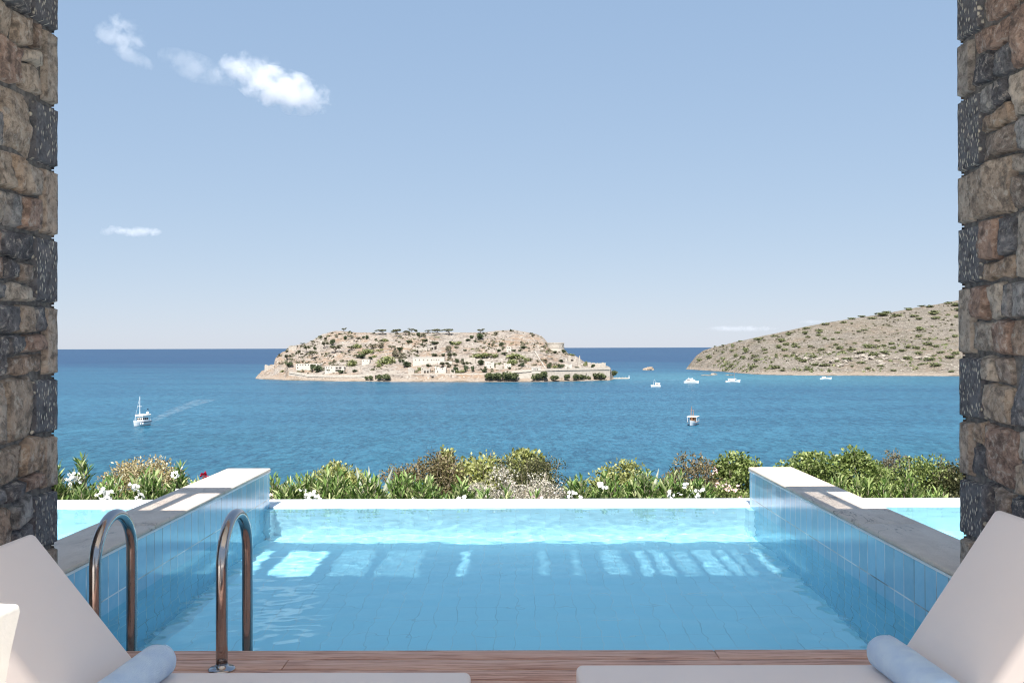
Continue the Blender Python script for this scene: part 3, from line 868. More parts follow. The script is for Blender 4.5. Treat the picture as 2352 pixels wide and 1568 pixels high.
H_SH = ([1576, 1590, 1650, 1700, 1750, 1850, 2210, 2600], [849, 850, 854, 858.5, 862, 864, 866.5, 868])
H_TOP = ([1575, 1583, 1590, 1600, 1615, 1640, 1662, 1700, 1750, 1800, 1850, 1900, 1950, 2000, 2050, 2100, 2150, 2205, 2400, 2600],
         [848.5, 838, 829, 817, 806, 798, 795, 784.5, 773, 763, 752, 742.5, 735, 727.5, 719, 709.5, 702, 692, 664, 650])
def head(x, t):
    ys, yt = ip(x, *H_SH), ip(x, *H_TOP)
    Y0 = HS*F/(ys-798.5); fr_ = (ys-yt)/170
    Yr = Y0 + 15 + 620*max(.02, fr_)
    zr = CAM_Z - (yt-798.5)*Yr/F
    if t < 0:
        s = t+1; Y = Y0-8+8*s; z = SEA_Z - 3 + 3*s
    elif t <= 1:
        Y = Y0 + (Yr-Y0)*t
        z = SEA_Z + (zr-SEA_Z)*(.05*min(1, t*12) + .95*t**1.0)
        steep = max(0, 1-(x-1576)/70.)
        z += (zr-SEA_Z)*steep*.35*math.sin(math.pi*t)*.6
    else:
        s = t-1; Y = Yr + 400*s*max(.15, fr_); z = zr - (zr-SEA_Z+5)*s**1.5
    X = (x-1184)*Y/F
    if t > 0:
        e = min(1, t*6)*(min(1, max(.1, (1-t)*6)) if t <= 1 else 1)
        z += e*min(1, (ys-yt)/40)*(2.6*noise.fractal(Vector((X*.012, Y*.012, 9)), 1., 2., 5) + 1.0*noise.noise(Vector((X*.1, Y*.1, 7))) + .6*noise.noise(Vector((X*.3, Y*.3, 3))))
        wx = math.exp(-((x-1975)/135)**2)*math.exp(-((t-.20)/.05)**2)      # the pale outcrop
        z += wx*(5 + 5*noise.noise(Vector((X*.07, Y*.1, 1))))
    return Vector((X, Y, z))
grid(head, np.linspace(1575.5, 2600, 420), [-1, -.5, -.05] + list(np.linspace(.002, 1, 110)) + list(np.linspace(1.03, 2, 12)), 'headland', m_head)

def hit(fn, x, y, lo=0.0, hi=1.0, n=160):
    """the nearest point of a terrain seen at picture position (x, y)"""
    best = None
    for i in range(n+1):
        p = fn(x, lo + (hi-lo)*i/n)
        yy = 798.5 + (CAM_Z-p.z)*F/p.y
        if yy <= y: return p
        if best is None or yy < best[0]: best = (yy, p)
    return best[1]

def boulders():
    """pale outcrop on the headland: loose blocks on its slope"""
    r = random.Random(5)
    pts = []
    for k in range(46):
        x = r.gauss(1975, 75); x = min(2130, max(1850, x)); y = 826 - (x-1975)*.02 + r.gauss(0, 6) + abs(x-1975)*.02
        pts.append((x, y))
    return pts
def rock_mesh(name, seed, mat):
    V = []; Fc = []; r = random.Random(seed); nu, nv = 14, 9
    for j in range(nv+1):
        th = math.pi*j/nv
        for i in range(nu):
            a = 2*math.pi*i/nu; d = Vector((math.sin(th)*math.cos(a), math.sin(th)*math.sin(a), math.cos(th)))
            q = 1 + .45*noise.noise(d*1.3 + Vector((seed*3.1, 0, 0))) + .25*noise.noise(d*3.1 + Vector((0, seed*1.7, 0)))
            V.append((d.x*.5*q, d.y*.5*q, d.z*.42*q+.15))
    for j in range(nv):
        for i in range(nu): Fc.append((j*nu+i, j*nu+(i+1) % nu, (j+1)*nu+(i+1) % nu, (j+1)*nu+i))
    me = bpy.data.meshes.new(name); me.from_pydata(V, [], Fc); me.materials.append(mat); return me
m_rock = proc('pale_outcrop_rock', [(.3, (.17, .15, .125)), (.5, (.28, .25, .215)), (.7, (.35, .32, .28))], .35, rough=.95, bump=1, bdist=.5, bscale=.8, co='Position', spec=.1)
m_wetrock = proc('dark_sea_rock', [(.35, (.09, .075, .06)), (.5, (.30, .24, .185)), (.7, (.40, .33, .26))], .3, rough=.95, bump=1, bdist=.5, bscale=.8, co='Position', spec=.1)
def scrub(fn, xs, n, tlo, thi, top, sh, name, mat, seed, size):
    r = np.random.default_rng(seed); acc_v = []; acc_f = []; k = 0
    for _ in range(n):
        x = r.uniform(*xs); t_ = tlo + (thi-tlo)*r.random()
        p = fn(x, t_)
        if noise.noise(Vector((p.x*.02, p.y*.02, seed))) < -.05: continue
        w = size*r.uniform(.5, 1.6); m_ = 9
        d = r.normal(size=(m_, 3)); d /= np.linalg.norm(d, axis=1)[:, None]
        c = np.array(p) + d*w*np.array([1.2, .9, .35])*.5 + np.array([0, 0, w*.12])
        a = r.normal(size=(m_, 3))*w*.30; b2 = r.normal(size=(m_, 3))*w*.30
        acc_v.append(np.stack([c-a-b2, c+a-b2, c+a+b2, c-a+b2], 1).reshape(-1, 3)); acc_f.append(np.arange(m_*4).reshape(-1, 4) + k); k += m_*4
    tag(mesh_np(name, np.concatenate(acc_v), np.concatenate(acc_f), mat), kind='stuff')
scrub(head, (1640, 2330), 800, .03, .42, 0, 0, 'scrub_cover', m_fhead, 3, 1.9)
scrub(head, (1600, 2330), 700, .3, .98, 0, 0, 'dry_scrub', m_fgrey, 4, 1.8)
scrub(isle, (640, 1340), 1500, .03, .97, 0, 0, 'dry_scrub', m_fgrey, 5, 1.7)
rocks = [rock_mesh('boulder', i, m_rock) for i in range(5)]
def ordinal(i, n):
    names = ['leftmost', 'second from the left', 'third from the left', 'fourth from the left', 'fifth from the left', 'sixth from the left',
             'seventh from the left', 'eighth from the left', 'ninth from the left', 'tenth from the left']
    if n > 1 and i == n-1: return 'rightmost'
    if i < min(10, (n+1)//2 + 1): return names[i]
    j = n-1-i
    return names[j].replace('left', 'right') if j < 10 else names[9]

# ------------------------------------------------------------------ far vegetation
def cluster_mesh(name, mat, blobs, nleaf, size, seed, trunk=None, tmat=None):
    """a small tree or bush one unit wide and one unit high, made of leaf clumps; trunk returned as a second mesh"""
    r = np.random.default_rng(seed); Vs = []; Fs = []; k = 0
    per = [b_[3]**2 for b_ in blobs]; tot = sum(per)
    for (cx, cy, cz, rad, sq), w in zip(blobs, per):
        n = max(6, int(nleaf*w/tot))
        d = r.normal(size=(n, 3)); d /= np.linalg.norm(d, axis=1)[:, None]
        rr = rad*(.55+.5*r.random(n)**.6)
        c = np.stack([cx + d[:, 0]*rr, cy + d[:, 1]*rr, cz + d[:, 2]*rr*sq], 1)
        a = r.normal(size=(n, 3)); a /= np.linalg.norm(a, axis=1)[:, None]
        b2 = np.cross(a, d + .7*r.normal(size=(n, 3))); b2 /= np.linalg.norm(b2, axis=1)[:, None]+1e-6
        s = size*(.6+.9*r.random(n))[:, None]
        Vs.append(np.stack([c-a*s-b2*s*.6, c+a*s*.4-b2*s*.9, c+a*s+b2*s*.5, c-a*s*.3+b2*s], 1).reshape(-1, 3))
        Fs.append((np.arange(n)[:, None]*4 + np.arange(4)[None, :]) + k); k += 4*n
    V = np.concatenate(Vs); Fc = np.concatenate(Fs)
    me = bpy.data.meshes.new(name); me.from_pydata(V.tolist(), [], Fc.tolist()); me.materials.append(mat)
    tm = None
    if trunk:
        m = MB()
        for pts, r0, r1 in trunk: m.tube(pts, r0, 5, True, r1)
        tm = bpy.data.meshes.new('trunk'); tm.from_pydata(m.v, [], m.f); tm.materials.append(tmat)
    return me, tm
m_ftrunk = proc('grey_bark', two((.14, .11, .085), (.26, .22, .18)), 3, rough=.95, bump=0)
def rb(seed, n, flat=.8, spread=.3, zc=.45):
    r = random.Random(seed); out = [(0, 0, zc, .36, flat)]
    for i in range(n):
        a = r.uniform(0, 6.28); d = r.uniform(.12, spread)
        out.append((d*math.cos(a), d*math.sin(a), zc + r.uniform(-.2, .28), r.uniform(.14, .27), flat))
    return out
PRO = {}
for i in range(4):
    PRO.setdefault('s', []).append(cluster_mesh('foliage', m_fdark, rb(i, 7), 420, .055, i))
    PRO.setdefault('g', []).append(cluster_mesh('foliage', m_fgrey, rb(i+20, 7), 260, .05, i+20, [([(0, 0, -.1), (.05, 0, .5)], .03, .012), ([(0, 0, .1), (-.22, .05, .62)], .02, .008), ([(0, 0, .1), (.26, .0, .55)], .02, .008)], m_ftrunk))
    PRO.setdefault('c', []).append(cluster_mesh('foliage', m_fcact, rb(i+40, 11, .9, .4, .32), 420, .05, i+40))
    r = random.Random(i+60); ln = r.uniform(-.18, .18)
    bl = [(ln + r.uniform(-.36, .36), r.uniform(-.2, .2), r.uniform(.58, .86), r.uniform(.10, .20), .48) for _ in range(9)]
    tk = [([(-ln*.6, 0, -.12), (0, 0, .3), (ln, 0, .72)], .035, .015)] + [([(0, 0, .3), (bx*.6, by*.6, bz*.75), (bx, by, bz)], .018, .006) for bx, by, bz, _, _ in bl[:6]]
    PRO.setdefault('p', []).append(cluster_mesh('foliage', m_fpine, bl, 420, .045, i+60, tk, m_ftrunk))
    PRO.setdefault('t', []).append(cluster_mesh('foliage', m_fshore, rb(i+80, 10, .95, .36, .55), 600, .05, i+80, [([(0, 0, -.1), (.02, 0, .5)], .045, .02)], m_ftrunk))
    PRO.setdefault('h', []).append(cluster_mesh('foliage', m_fhead, rb(i+100, 8, .75, .34, .36), 240, .06, i+100))
PROTO_OBJ = {}
def far_plant(kind, p, w, h, name):
    """a copy of a prototype thing (foliage and trunk as parts), w by h metres"""
    idx = random.randrange(4); key = (kind, idx, name)
    if key not in PROTO_OBJ:
        me, tm = PRO[kind][idx]
        if tm is None:
            root = bpy.data.objects.new(name, me); C.objects.link(root)
        else:
            root = empty(name)
            f_ = bpy.data.objects.new('foliage', me); C.objects.link(f_); f_.parent = root
            t_ = bpy.data.objects.new('trunk', tm); C.objects.link(t_); t_.parent = root
        PROTO_OBJ[key] = root
    else:
        src = PROTO_OBJ[key]; root = src.copy(); C.objects.link(root)
        for ch in src.children:
            c_ = ch.copy(); C.objects.link(c_); c_.parent = root
    if kind == 'p': h *= 1.15
    root.location = p; root.scale = (w*1.28, w*1.0, h*1.28); root.rotation_euler = (0, 0, random.choice((0, math.pi)) + random.uniform(-.5, .5))
    return root

c1 = lambda cx, cy: (551.2+.15625*cx, 735+.15625*cy)
c2 = lambda cx, cy: (857.5+.15625*cx, 735+.15625*cy)
c3 = lambda cx, cy: (1163.7+.15625*cx, 735+.15625*cy)
VEG = []
for cx, cy, w, h, k in [(1190,250,40,35,'s'),(1525,165,70,45,'p'),(1612,180,45,28,'s'),(1415,250,50,50,'g'),(1550,285,60,55,'s'),(1620,280,70,45,'p'),(1740,280,60,35,'g'),(1815,275,45,40,'s'),(1868,275,55,55,'s'),(1995,300,40,35,'s'),(2100,305,130,45,'c'),(2105,210,170,65,'p'),(1093,430,55,45,'s'),(975,480,90,85,'p'),(855,555,75,95,'p'),(1050,580,120,100,'p'),(690,600,100,75,'p'),(735,680,110,70,'s'),(690,460,70,25,'s'),(1240,410,95,75,'p'),(1355,370,75,100,'s'),(1400,480,190,90,'p'),(1620,445,110,55,'p'),(1710,405,140,65,'c'),(1880,485,190,80,'c'),(1950,410,110,60,'g'),(2070,410,100,60,'g'),(2055,465,90,45,'c'),(1770,555,150,55,'s'),(1625,665,160,100,'c'),(1970,545,80,45,'c'),(1915,575,70,45,'s'),(910,350,70,20,'p'),(1065,750,70,100,'s'),(1155,750,130,90,'s'),(1290,775,120,55,'p'),(1480,785,75,50,'s'),(1680,760,85,35,'s'),(610,755,70,35,'c'),(575,640,25,35,'g'),(2040,680,65,50,'c'),(1060,320,60,30,'g'),(1325,530,35,20,'g')]:
    VEG.append((*c1(cx, cy), w, h, k))
for cx, cy, w, h, k in [(335,245,150,85,'p'),(565,180,95,50,'p'),(625,172,50,45,'s'),(660,245,55,60,'s'),(740,260,95,55,'g'),(470,225,110,60,'p'),(820,195,90,45,'p'),(955,220,140,75,'p'),(1120,220,190,75,'p'),(380,335,40,28,'s'),(530,335,85,38,'s'),(755,312,90,40,'s'),(910,355,125,45,'s'),(705,375,60,35,'s'),(1145,355,70,50,'s'),(1225,370,120,70,'c'),(1390,308,85,33,'s'),(1445,280,60,50,'s'),(1575,200,110,55,'p'),(1575,287,110,85,'s'),(1497,325,40,35,'s'),(1105,470,110,80,'g'),(1220,425,60,35,'s'),(1345,455,60,25,'s'),(1455,432,60,20,'c'),(1700,370,40,30,'s'),(1752,385,45,28,'s'),(1880,395,60,65,'s'),(2215,415,110,35,'s'),(2065,468,60,35,'s'),(2150,465,45,25,'s'),(1850,465,75,35,'s'),(1922,510,90,40,'s'),(1490,550,190,70,'c'),(1600,555,160,80,'c'),(1740,552,170,65,'c'),(2120,570,260,90,'c'),(2050,650,140,90,'c'),(2250,610,80,60,'c'),(390,630,45,50,'s'),(437,620,50,45,'s'),(485,690,130,80,'s'),(320,540,120,70,'g'),(420,555,70,75,'g'),(190,640,220,140,'c'),(640,634,40,22,'s'),(895,537,75,38,'s'),(1025,537,60,45,'s'),(1140,610,130,95,'p'),(1232,630,65,65,'s'),(1317,612,52,50,'s'),(1575,660,100,75,'s'),(1030,715,130,75,'p'),(800,685,55,50,'s'),(685,740,60,65,'c'),(1215,770,70,90,'s'),(1175,775,70,45,'s'),(1280,775,110,55,'c'),(1340,720,100,80,'p'),(1360,770,60,100,'s'),(1460,770,45,90,'s'),(1630,770,85,50,'s'),(1645,720,40,40,'s'),(2190,690,70,60,'s'),(2000,725,50,38,'s'),(85,680,60,50,'c'),(270,440,120,55,'p'),(390,455,90,55,'s'),(915,420,60,40,'g'),(1820,655,90,25,'c')]:
    VEG.append((*c2(cx, cy), w, h, k))
for cx, cy, w, h, k in [(625,720,75,75,'s'),(795,718,90,65,'s'),(710,708,90,50,'c'),(795,615,75,35,'s'),(705,488,75,35,'s'),(840,490,70,55,'s'),(1035,718,75,30,'s'),(1155,678,80,80,'c'),(1270,708,60,60,'s'),(1370,700,60,35,'s'),(1440,705,50,35,'s'),(450,605,30,22,'s'),(1205,718,30,22,'s'),(960,525,90,35,'c'),(665,575,35,18,'g')]:
    VEG.append((*c3(cx, cy), w, h, k))
SHORE = [(*c1(1860,872), 60, 50), (*c1(1925,872), 62, 58), (*c1(2055,872), 95, 82), (*c1(2160,872), 120, 78)]
SHORE += [(*c2(a, b_), w, h) for a, b_, w, h in [(1690,872,120,95),(1775,872,110,92),(1850,877,115,92),(1950,880,140,108),(2065,882,120,92)]]
SHORE += [(*c3(a, b_), w, h) for a, b_, w, h in [(15,882,90,92),(110,882,115,88),(430,877,135,98),(540,877,125,108),(645,842,100,55),(715,887,110,62),(885,880,92,72),(1010,884,100,72),(1080,864,110,72),(1140,852,60,55),(1205,854,60,52),(1340,877,135,78),(1430,877,90,62)]]

KIND = {'s': ('dark round bush', 'island_bush', 'bush'), 'g': ('grey thorny scrub', 'island_scrub', 'scrub bush'), 'c': ('pale green cactus thicket', 'cactus_thicket', 'cactus'), 'p': ('wind-bent open pine', 'island_pine', 'tree'), 't': ('leafy shore tree', 'shore_tree', 'tree'), 'h': ('low green bush', 'headland_bush', 'bush')}
LAND = [(705, 840, 'the two-storey ruin'), (766, 848, 'the roofless ruin'), (840, 829, 'the small square house'), (985, 828, 'the long white building'),
        (1124, 836, 'the windowed ruin'), (1167, 801, 'the little hillside tower'), (1277, 796, 'the round bastion'), (1231, 848, 'the three-window cottage'), (1330, 832, 'the tall wall fragment'), (997, 798, 'the dark arches'), (1076, 826, 'the broken terrace house')]
def zone(x, y):
    if y < ip(x, *I_TOP) + 13: return 'on the island crest'
    lx, ly, nm = min(LAND, key=lambda q: (q[0]-x)**2 + 2.2*(q[1]-y)**2)
    rel = 'above' if y < ly-7 else ('below' if y > ly+9 else ('left of' if x < lx else 'right of'))
    return f'{rel} {nm} on the island'
recs = []
for (x, y, w, h, k) in VEG:
    p = hit(isle, x, y); px_ = p.y/F*.15625
    o = far_plant(k, p - Vector((0, 0, .3)), w*px_, h*px_, KIND[k][1]); recs.append((o, x, y, k, zone(x, y)))
for (x, y, w, h) in SHORE:
    Y = i_shY(x) + 3.5 - (y-872)*1.2; p = Vector(((x-1184)*Y/F, Y, SEA_Z+.9)); px_ = Y/F*.15625
    zz = 'on the shore below the low sea wall gate' if x < 950 else ('in the row before the sea wall' if x < 1195 else ('at the foot of the sea wall, right half' if x < 1300 else 'at the foot of the sea wall corner'))
    o = far_plant('t', p, w*px_, h*px_, KIND['t'][1]); recs.append((o, x, y, 't', zz))
def label_all(recs, gname):
    by = {}
    for r_ in recs: by.setdefault((r_[3], r_[4]), []).append(r_)
    for (k, z), L in by.items():
        L.sort(key=lambda q: q[1])
        for i, (o, x, y, _, _) in enumerate(L):
            d = KIND[k][0]
            if len(L) == 1: lab = f'{d} {z}'
            else: lab = f'{ordinal(i, len(L))} {d} {z}' if i in (0, len(L)-1) else f'{d} {z}, {ordinal(i, len(L))}'
            if len(lab.split()) > 16: lab = lab.replace(' on the', ' on', 1).replace('low green', 'green').replace('from the', 'from')
            tag(o, lab, KIND[k][2], gname.get(k, 'far plants'))
label_all(recs, {'s': 'dark bushes on the island', 'g': 'grey scrub on the island', 'c': 'cactus thickets on the island', 'p': 'pines on the island', 't': 'trees along the island shore'})

# headland bushes
HB = []
r = random.Random(21)
g2 = lambda cx, cy: ((2300+.5952*cx)/1.6327, (1100+.5952*cy)/1.6327)
for cx, cy, w, h in [(1205,265,40,22),(1300,255,50,25),(1290,275,35,18),(1225,288,35,14),(1060,310,50,25),(1085,335,45,22),(1138,345,40,30),(1040,352,40,25),(1078,368,45,20),(835,380,40,35),(770,405,35,22),(818,420,28,25),(1025,410,28,28),(1170,350,25,15),(1400,335,35,15),(1328,295,35,15),(1380,300,35,12),(1410,260,40,15),(1500,202,20,10),(1448,195,50,14),(1560,158,50,12),(1690,150,90,22),(1780,155,70,18),(1862,115,40,14),(1995,98,55,15),(1895,155,60,15),(1920,175,50,16),(2020,140,90,25),(2028,172,60,18),(2110,75,60,15),(2160,90,70,20),(2170,122,50,22),(1927,243,65,28),(2005,225,25,12),(2105,150,30,14),(2160,165,35,20),(2125,245,25,12),(2150,285,40,20),(1918,285,45,18),(1990,298,22,14),(2100,300,25,12),(1660,312,40,14),(1605,352,75,25),(1750,330,40,18),(1975,335,65,22),(2030,350,40,20),(2095,332,25,12),(1905,358,55,20),(1850,352,45,16),(1425,360,50,22),(1500,365,55,15),(1560,385,60,18),(1635,405,65,28),(1700,385,60,18),(2110,420,70,20),(1990,430,65,22),(1470,435,70,22),(1670,435,50,15),(1190,440,60,22),(1130,400,35,15),(1160,425,40,18),(1085,405,40,15),(1330,465,75,18),(1395,440,45,15),(950,365,40,14),(955,385,30,12),(895,405,60,15),(905,430,45,16),(880,470,60,16),(1020,480,70,20),(1065,495,35,14),(600,415,45,25),(540,432,40,18),(660,435,25,12),(690,378,30,12),(750,345,20,28),(748,370,40,14),(700,462,35,12),(745,462,45,12),(990,470,25,18),(1225,490,55,12),(1500,470,25,12),(1600,483,50,14),(1560,452,50,16),(1760,498,40,12),(2025,472,70,25),(2125,503,50,12),(1850,420,60,18),(1920,395,50,20),(1810,375,45,15),(1760,360,40,18),(1700,340,35,14),(1520,325,30,12),(1545,250,35,10),(1580,240,45,10),(1630,170,60,14),(1720,130,55,14),(1500,170,50,12),(1335,205,55,14),(1215,230,50,12),(1110,258,45,10),(1015,278,50,12),(910,300,60,18),(800,308,30,10),(690,327,25,8),(640,332,20,8),(1850,98,50,10),(1940,90,50,10),(1100,270,40,14),(2060,385,55,16),(1440,380,40,12),(1310,365,45,16),(1240,345,35,14),(2150,395,55,20),(1940,460,45,12),(1680,470,45,12),(1260,415,50,18),(1275,460,45,14)]:
    x, y = g2(cx, cy); HB.append((x, y, w, h))
HZ = [(0, 'near the headland tip'), (1690, 'above the anchored boats'), (1790, 'left of the pale outcrop'), (1880, 'above the pale outcrop'), (2040, 'right of the outcrop'), (2130, 'beside the right pillar')]
recs = []
for x, y, w, h in HB:
    p = hit(head, x, y); q = p.y/F*.3645
    yt, ys = ip(x, *H_TOP), ip(x, *H_SH); f_ = (y-yt)/(ys-yt)
    v = 'on the headland crest' if y-yt < 6 else ('on the upper headland slope' if f_ < .42 else ('on the middle headland slope' if f_ < .68 else 'on the lower headland slope'))
    hz = [n_ for a, n_ in HZ if x >= a][-1]
    o = far_plant('h', p - Vector((0, 0, .3)), w*q*.92, h*q*1.15, 'headland_bush'); recs.append((o, x, y, 'h', f'{v} {hz}'))
label_all(recs, {'h': 'green bushes on the headland'})
recs = []
KIND['r'] = ('pale limestone block', 'boulder', 'rock')
for i, (x, y) in enumerate(sorted(boulders())):
    p = hit(head, x, y); s = r.uniform(3, 9)
    o = bpy.data.objects.new('boulder', rocks[i % 5]); C.objects.link(o); o.location = p; o.scale = (s*1.5, s, s*.75); o.rotation_euler = (0, 0, r.uniform(0, 6))
    z_ = 'in the outcrop left end' if x < 1925 else ('in the outcrop left middle' if x < 1970 else ('in the outcrop right middle' if x < 2015 else 'in the outcrop right end'))
    recs.append((o, x, y, 'r', z_ + ' on the headland'))
label_all(recs, {'r': 'pale rocks of the headland outcrop'})
for x, y, w, h, mt, lab in [(1490, 850.5, 24, 9, m_wetrock, 'dark rock islet alone in the strait'), (1639, 862, 14, 6, m_rock, 'small reddish rock islet before the headland tip'), (1624, 863.5, 26, 2.6, m_wetrock, 'flat reef rock left of the small rock islet'), (1675, 862.5, 20, 2.4, m_wetrock, 'flat reef rock between the islet and the headland beach')]:
    Y = HS*F/(y-798.5); q = Y/F
    o = bpy.data.objects.new('sea_rock', rock_mesh('sea_rock', int(x), mt)); C.objects.link(o)
    o.location = P(x, y, Y) + Vector((0, 0, -.3)); o.scale = (w*q, w*q*.7, h*q*1.4); tag(o, lab, 'rock', 'rock islets in the strait')
#PART3
# ------------------------------------------------------------------ sea wall and buildings of the island
def strip_wall(m, pts, thick, foot):
    """pts: (front point at the base Vector, top z, batter) along the wall; closed solid with thickness going away from the viewer"""
    k = len(m.v)
    for p, zt, bt in pts:
        m.v += [(p.x, p.y, foot), (p.x, p.y+bt, zt), (p.x, p.y+bt+thick, zt), (p.x, p.y+bt+thick, foot)]
    n = len(pts)
    for i in range(n-1):
        a = k+4*i
        for j in range(3): m.f.append((a+j, a+4+j, a+5+j, a+1+j))
    m.f.append((k, k+1, k+2, k+3)); a = k+4*(n-1); m.f.append((a+3, a+2, a+1, a))
W_TOP = ([662, 690, 707, 760, 830, 836, 900, 1100, 1160, 1163, 1200, 1225, 1300, 1400], [850.5, 855, 858.5, 860, 860, 858, 858, 857.5, 854, 852, 849.5, 847.5, 845.5, 844.5])
t = empty('sea_wall', (0, 1080, SEA_Z)); tag(t, 'long pale stone fortress wall along the island shore', 'wall')
m = MB(); xs = list(np.linspace(662, 1400, 150)); pts = []; pts2 = []
for x in xs:
    Y = i_shY(x) + 8 + (1.5 if 836 < x < 1150 else 0)
    zt = CAM_Z - (ip(x, *W_TOP)-798.5)*Y/F + .35*noise.noise(Vector((x*.2, 0, 0)))
    pts.append((Vector(((x-1184)*Y/F, Y, 0)), zt, 1.6)); pts2.append((Vector(((x-1184)*Y/F, Y+.75, 0)), zt-2.6, 0))
strip_wall(m, pts, 4, SEA_Z-1)
e = pts[-1][0]; zt = pts[-1][1]
m.box(e.x-3.8, e.x+.4, e.y+1.5, e.y+70, SEA_Z-1, zt-.1)
w_ = m.build('wall_body', m_masonry, t); w_.matrix_parent_inverse = Matrix.Translation(-Vector(t.location))
m = MB()
for i in range(len(pts2)-1):
    a, b_ = pts2[i], pts2[i+1]
    m.v += [(a[0].x, a[0].y-.25, a[1]), (b_[0].x, b_[0].y-.25, b_[1]), (b_[0].x, b_[0].y-.25, b_[1]+.5), (a[0].x, a[0].y-.25, a[1]+.5), (a[0].x, a[0].y+.8, a[1]), (b_[0].x, b_[0].y+.8, b_[1]), (b_[0].x, b_[0].y+.8, b_[1]+.5), (a[0].x, a[0].y+.8, a[1]+.5)]
    k = len(m.v)-8; m.f += [(k, k+1, k+2, k+3), (k+3, k+2, k+6, k+7), (k, k+4, k+5, k+1)]
o = m.build('string_course', m_masonry, t); o.matrix_parent_inverse = Matrix.Translation(-Vector(t.location))
def opening(x0, x1, y0, y1, Y, parent, name='doorway', back=.5, front=.12):
    q = Y/F; m = MB(); a = P(x0, y1, Y); c = P(x1, y0, Y)
    m.box(a.x, c.x, Y-front, Y+back, a.z, c.z); o = m.build(name, m_darkwin, parent)
    o.matrix_parent_inverse = Matrix.Translation(-Vector(parent.location)); return o
for x0, x1, y0, y1 in ((861.5, 864.8, 860, 869), (991, 996, 863, 865), (1345.2, 1347, 857.3, 860)):
    opening(x0, x1, y0, y1, i_shY((x0+x1)/2)+9.4, t, back=1, front=1.2)

def building(name, label, x0, x1, yt, yb, depth, wins=(), mat=None, ruin=0., roof=None, doors=(), fn=isle, extra=None, cat='building', group=None, seed=1):
    r = random.Random(seed*7+int(x0)); mat = mat or m_limewash
    p = hit(fn, (x0+x1)/2, yb); Y = p.y - 1.5; q = Y/F
    base = P((x0+x1)/2, yb, Y); W = (x1-x0)*q; H = (yb-yt)*q
    t = empty(name, base); tag(t, label, cat, group)
    m = MB(); th = .7
    if ruin > 0:
        n = max(4, int(W/1.6)); tops = [H*(1-ruin*r.random()**1.5) for _ in range(n+1)]
        def wall(ax, ay, bx, by, nx_, ny_, tp):
            k = len(m.v); nn = len(tp)-1
            for i, h in enumerate(tp):
                s = i/nn; x = ax+(bx-ax)*s; y = ay+(by-ay)*s
                m.v.extend([(x, y, -3), (x, y, h), (x+nx_*th, y+ny_*th, h), (x+nx_*th, y+ny_*th, -3)])
            for i in range(nn):
                a = k+4*i
                for j in range(3): m.f.append((a+j, a+4+j, a+5+j, a+1+j))
            m.f.append((k, k+1, k+2, k+3)); a = k+4*nn; m.f.append((a+3, a+2, a+1, a))
        wall(-W/2, 0, W/2, 0, 0, 1, tops)
        wall(-W/2+.02, depth, W/2-.02, depth, 0, -1, [H*(1-ruin*.8*r.random()) for _ in range(n+1)])
        wall(-W/2, .72, -W/2, depth-.72, 1, 0, [H*(1-ruin*r.random()) for _ in range(5)])
        wall(W/2-.7, .72, W/2-.7, depth-.72, 1, 0, [H*(1-ruin*r.random()) for _ in range(5)])
    else:
        m.box(-W/2, W/2, 0, depth, -3, H)
        m.box(-W/2-.2, W/2+.2, -.2, depth+.2, H-.02, H+.35)
    m.build('walls', mat, t)
    def loc(cx, cy): return ((cx-(x0+x1)/2)*q, (yb-cy)*q)
    for nm, L in (('window', wins), ('doorway', doors)):
        for (cx, cy, w, h) in L:
            lx, lz = loc(cx, cy); m = MB(); m.box(lx-w*q/2, lx+w*q/2, -.07, .25, lz-h*q/2, lz+h*q/2); m.build(nm, m_darkwin, t)
    if extra: extra(t, q, W, H, depth, loc)
    return t
GB = 'old fortress buildings on the island'
def winrow(cf, xs, y, w, h): return [(cf(x, y)[0], cf(x, y)[1], w*.15625, h*.15625) for x in xs]
building('ruined_house', 'two-storey ruin with a row of dark windows, leftmost building on the island', *[c1(820, 0)[0], c1(1192, 0)[0]], c1(0, 628)[1], c1(0, 722)[1], 9,
         winrow(c1, [842, 882, 922, 962, 1003, 1140, 1160, 1182], 648, 11, 20) + winrow(c1, [1080], 652, 62, 22), ruin=.12, doors=winrow(c1, [846], 692, 14, 18), group=GB)
building('ruined_house', 'roofless ruin with a dark gap in its facade, beside dark bushes above the sea wall', c1(1245, 0)[0], c1(1532, 0)[0], c1(0, 668)[1], c1(0, 756)[1], 9,
         winrow(c1, [1265, 1305, 1347, 1485, 1527], 690, 10, 20) + winrow(c1, [1420, 1465], 695, 34, 24), ruin=.18, doors=winrow(c1, [1422, 1462], 732, 42, 24), group=GB)
building('ruined_house', 'small square pale house with two windows left of the cactus slope', c1(1790, 0)[0], c1(1905, 0)[0], c1(0, 568)[1], c1(0, 650)[1], 8,
         winrow(c1, [1812, 1868], 590, 9, 16), ruin=.08, doors=winrow(c1, [1899], 635, 10, 24), group=GB)
def wing(t, q, W, H, depth, loc):
    m = MB(); m.box(W/2+.02, W/2+110*.15625*q, .6, depth, -3, H*.42); m.build('low_wing', m_limewash, t)
    m = MB(); m.box(-W/2-.35, W/2+.35, -.35, depth+.35, H+.36, H+.7); m.build('roof', m_limewash, t)
building('long_building', 'long white building with a row of eight windows at mid slope', c2(582, 0)[0], c2(1045, 0)[0], c2(0, 546)[1], c2(0, 642)[1], 11,
         winrow(c2, [616, 675, 739, 793, 855, 891, 926, 962], 582, 10, 20), doors=winrow(c2, [818, 940], 634, 10, 14), extra=wing, group=GB)
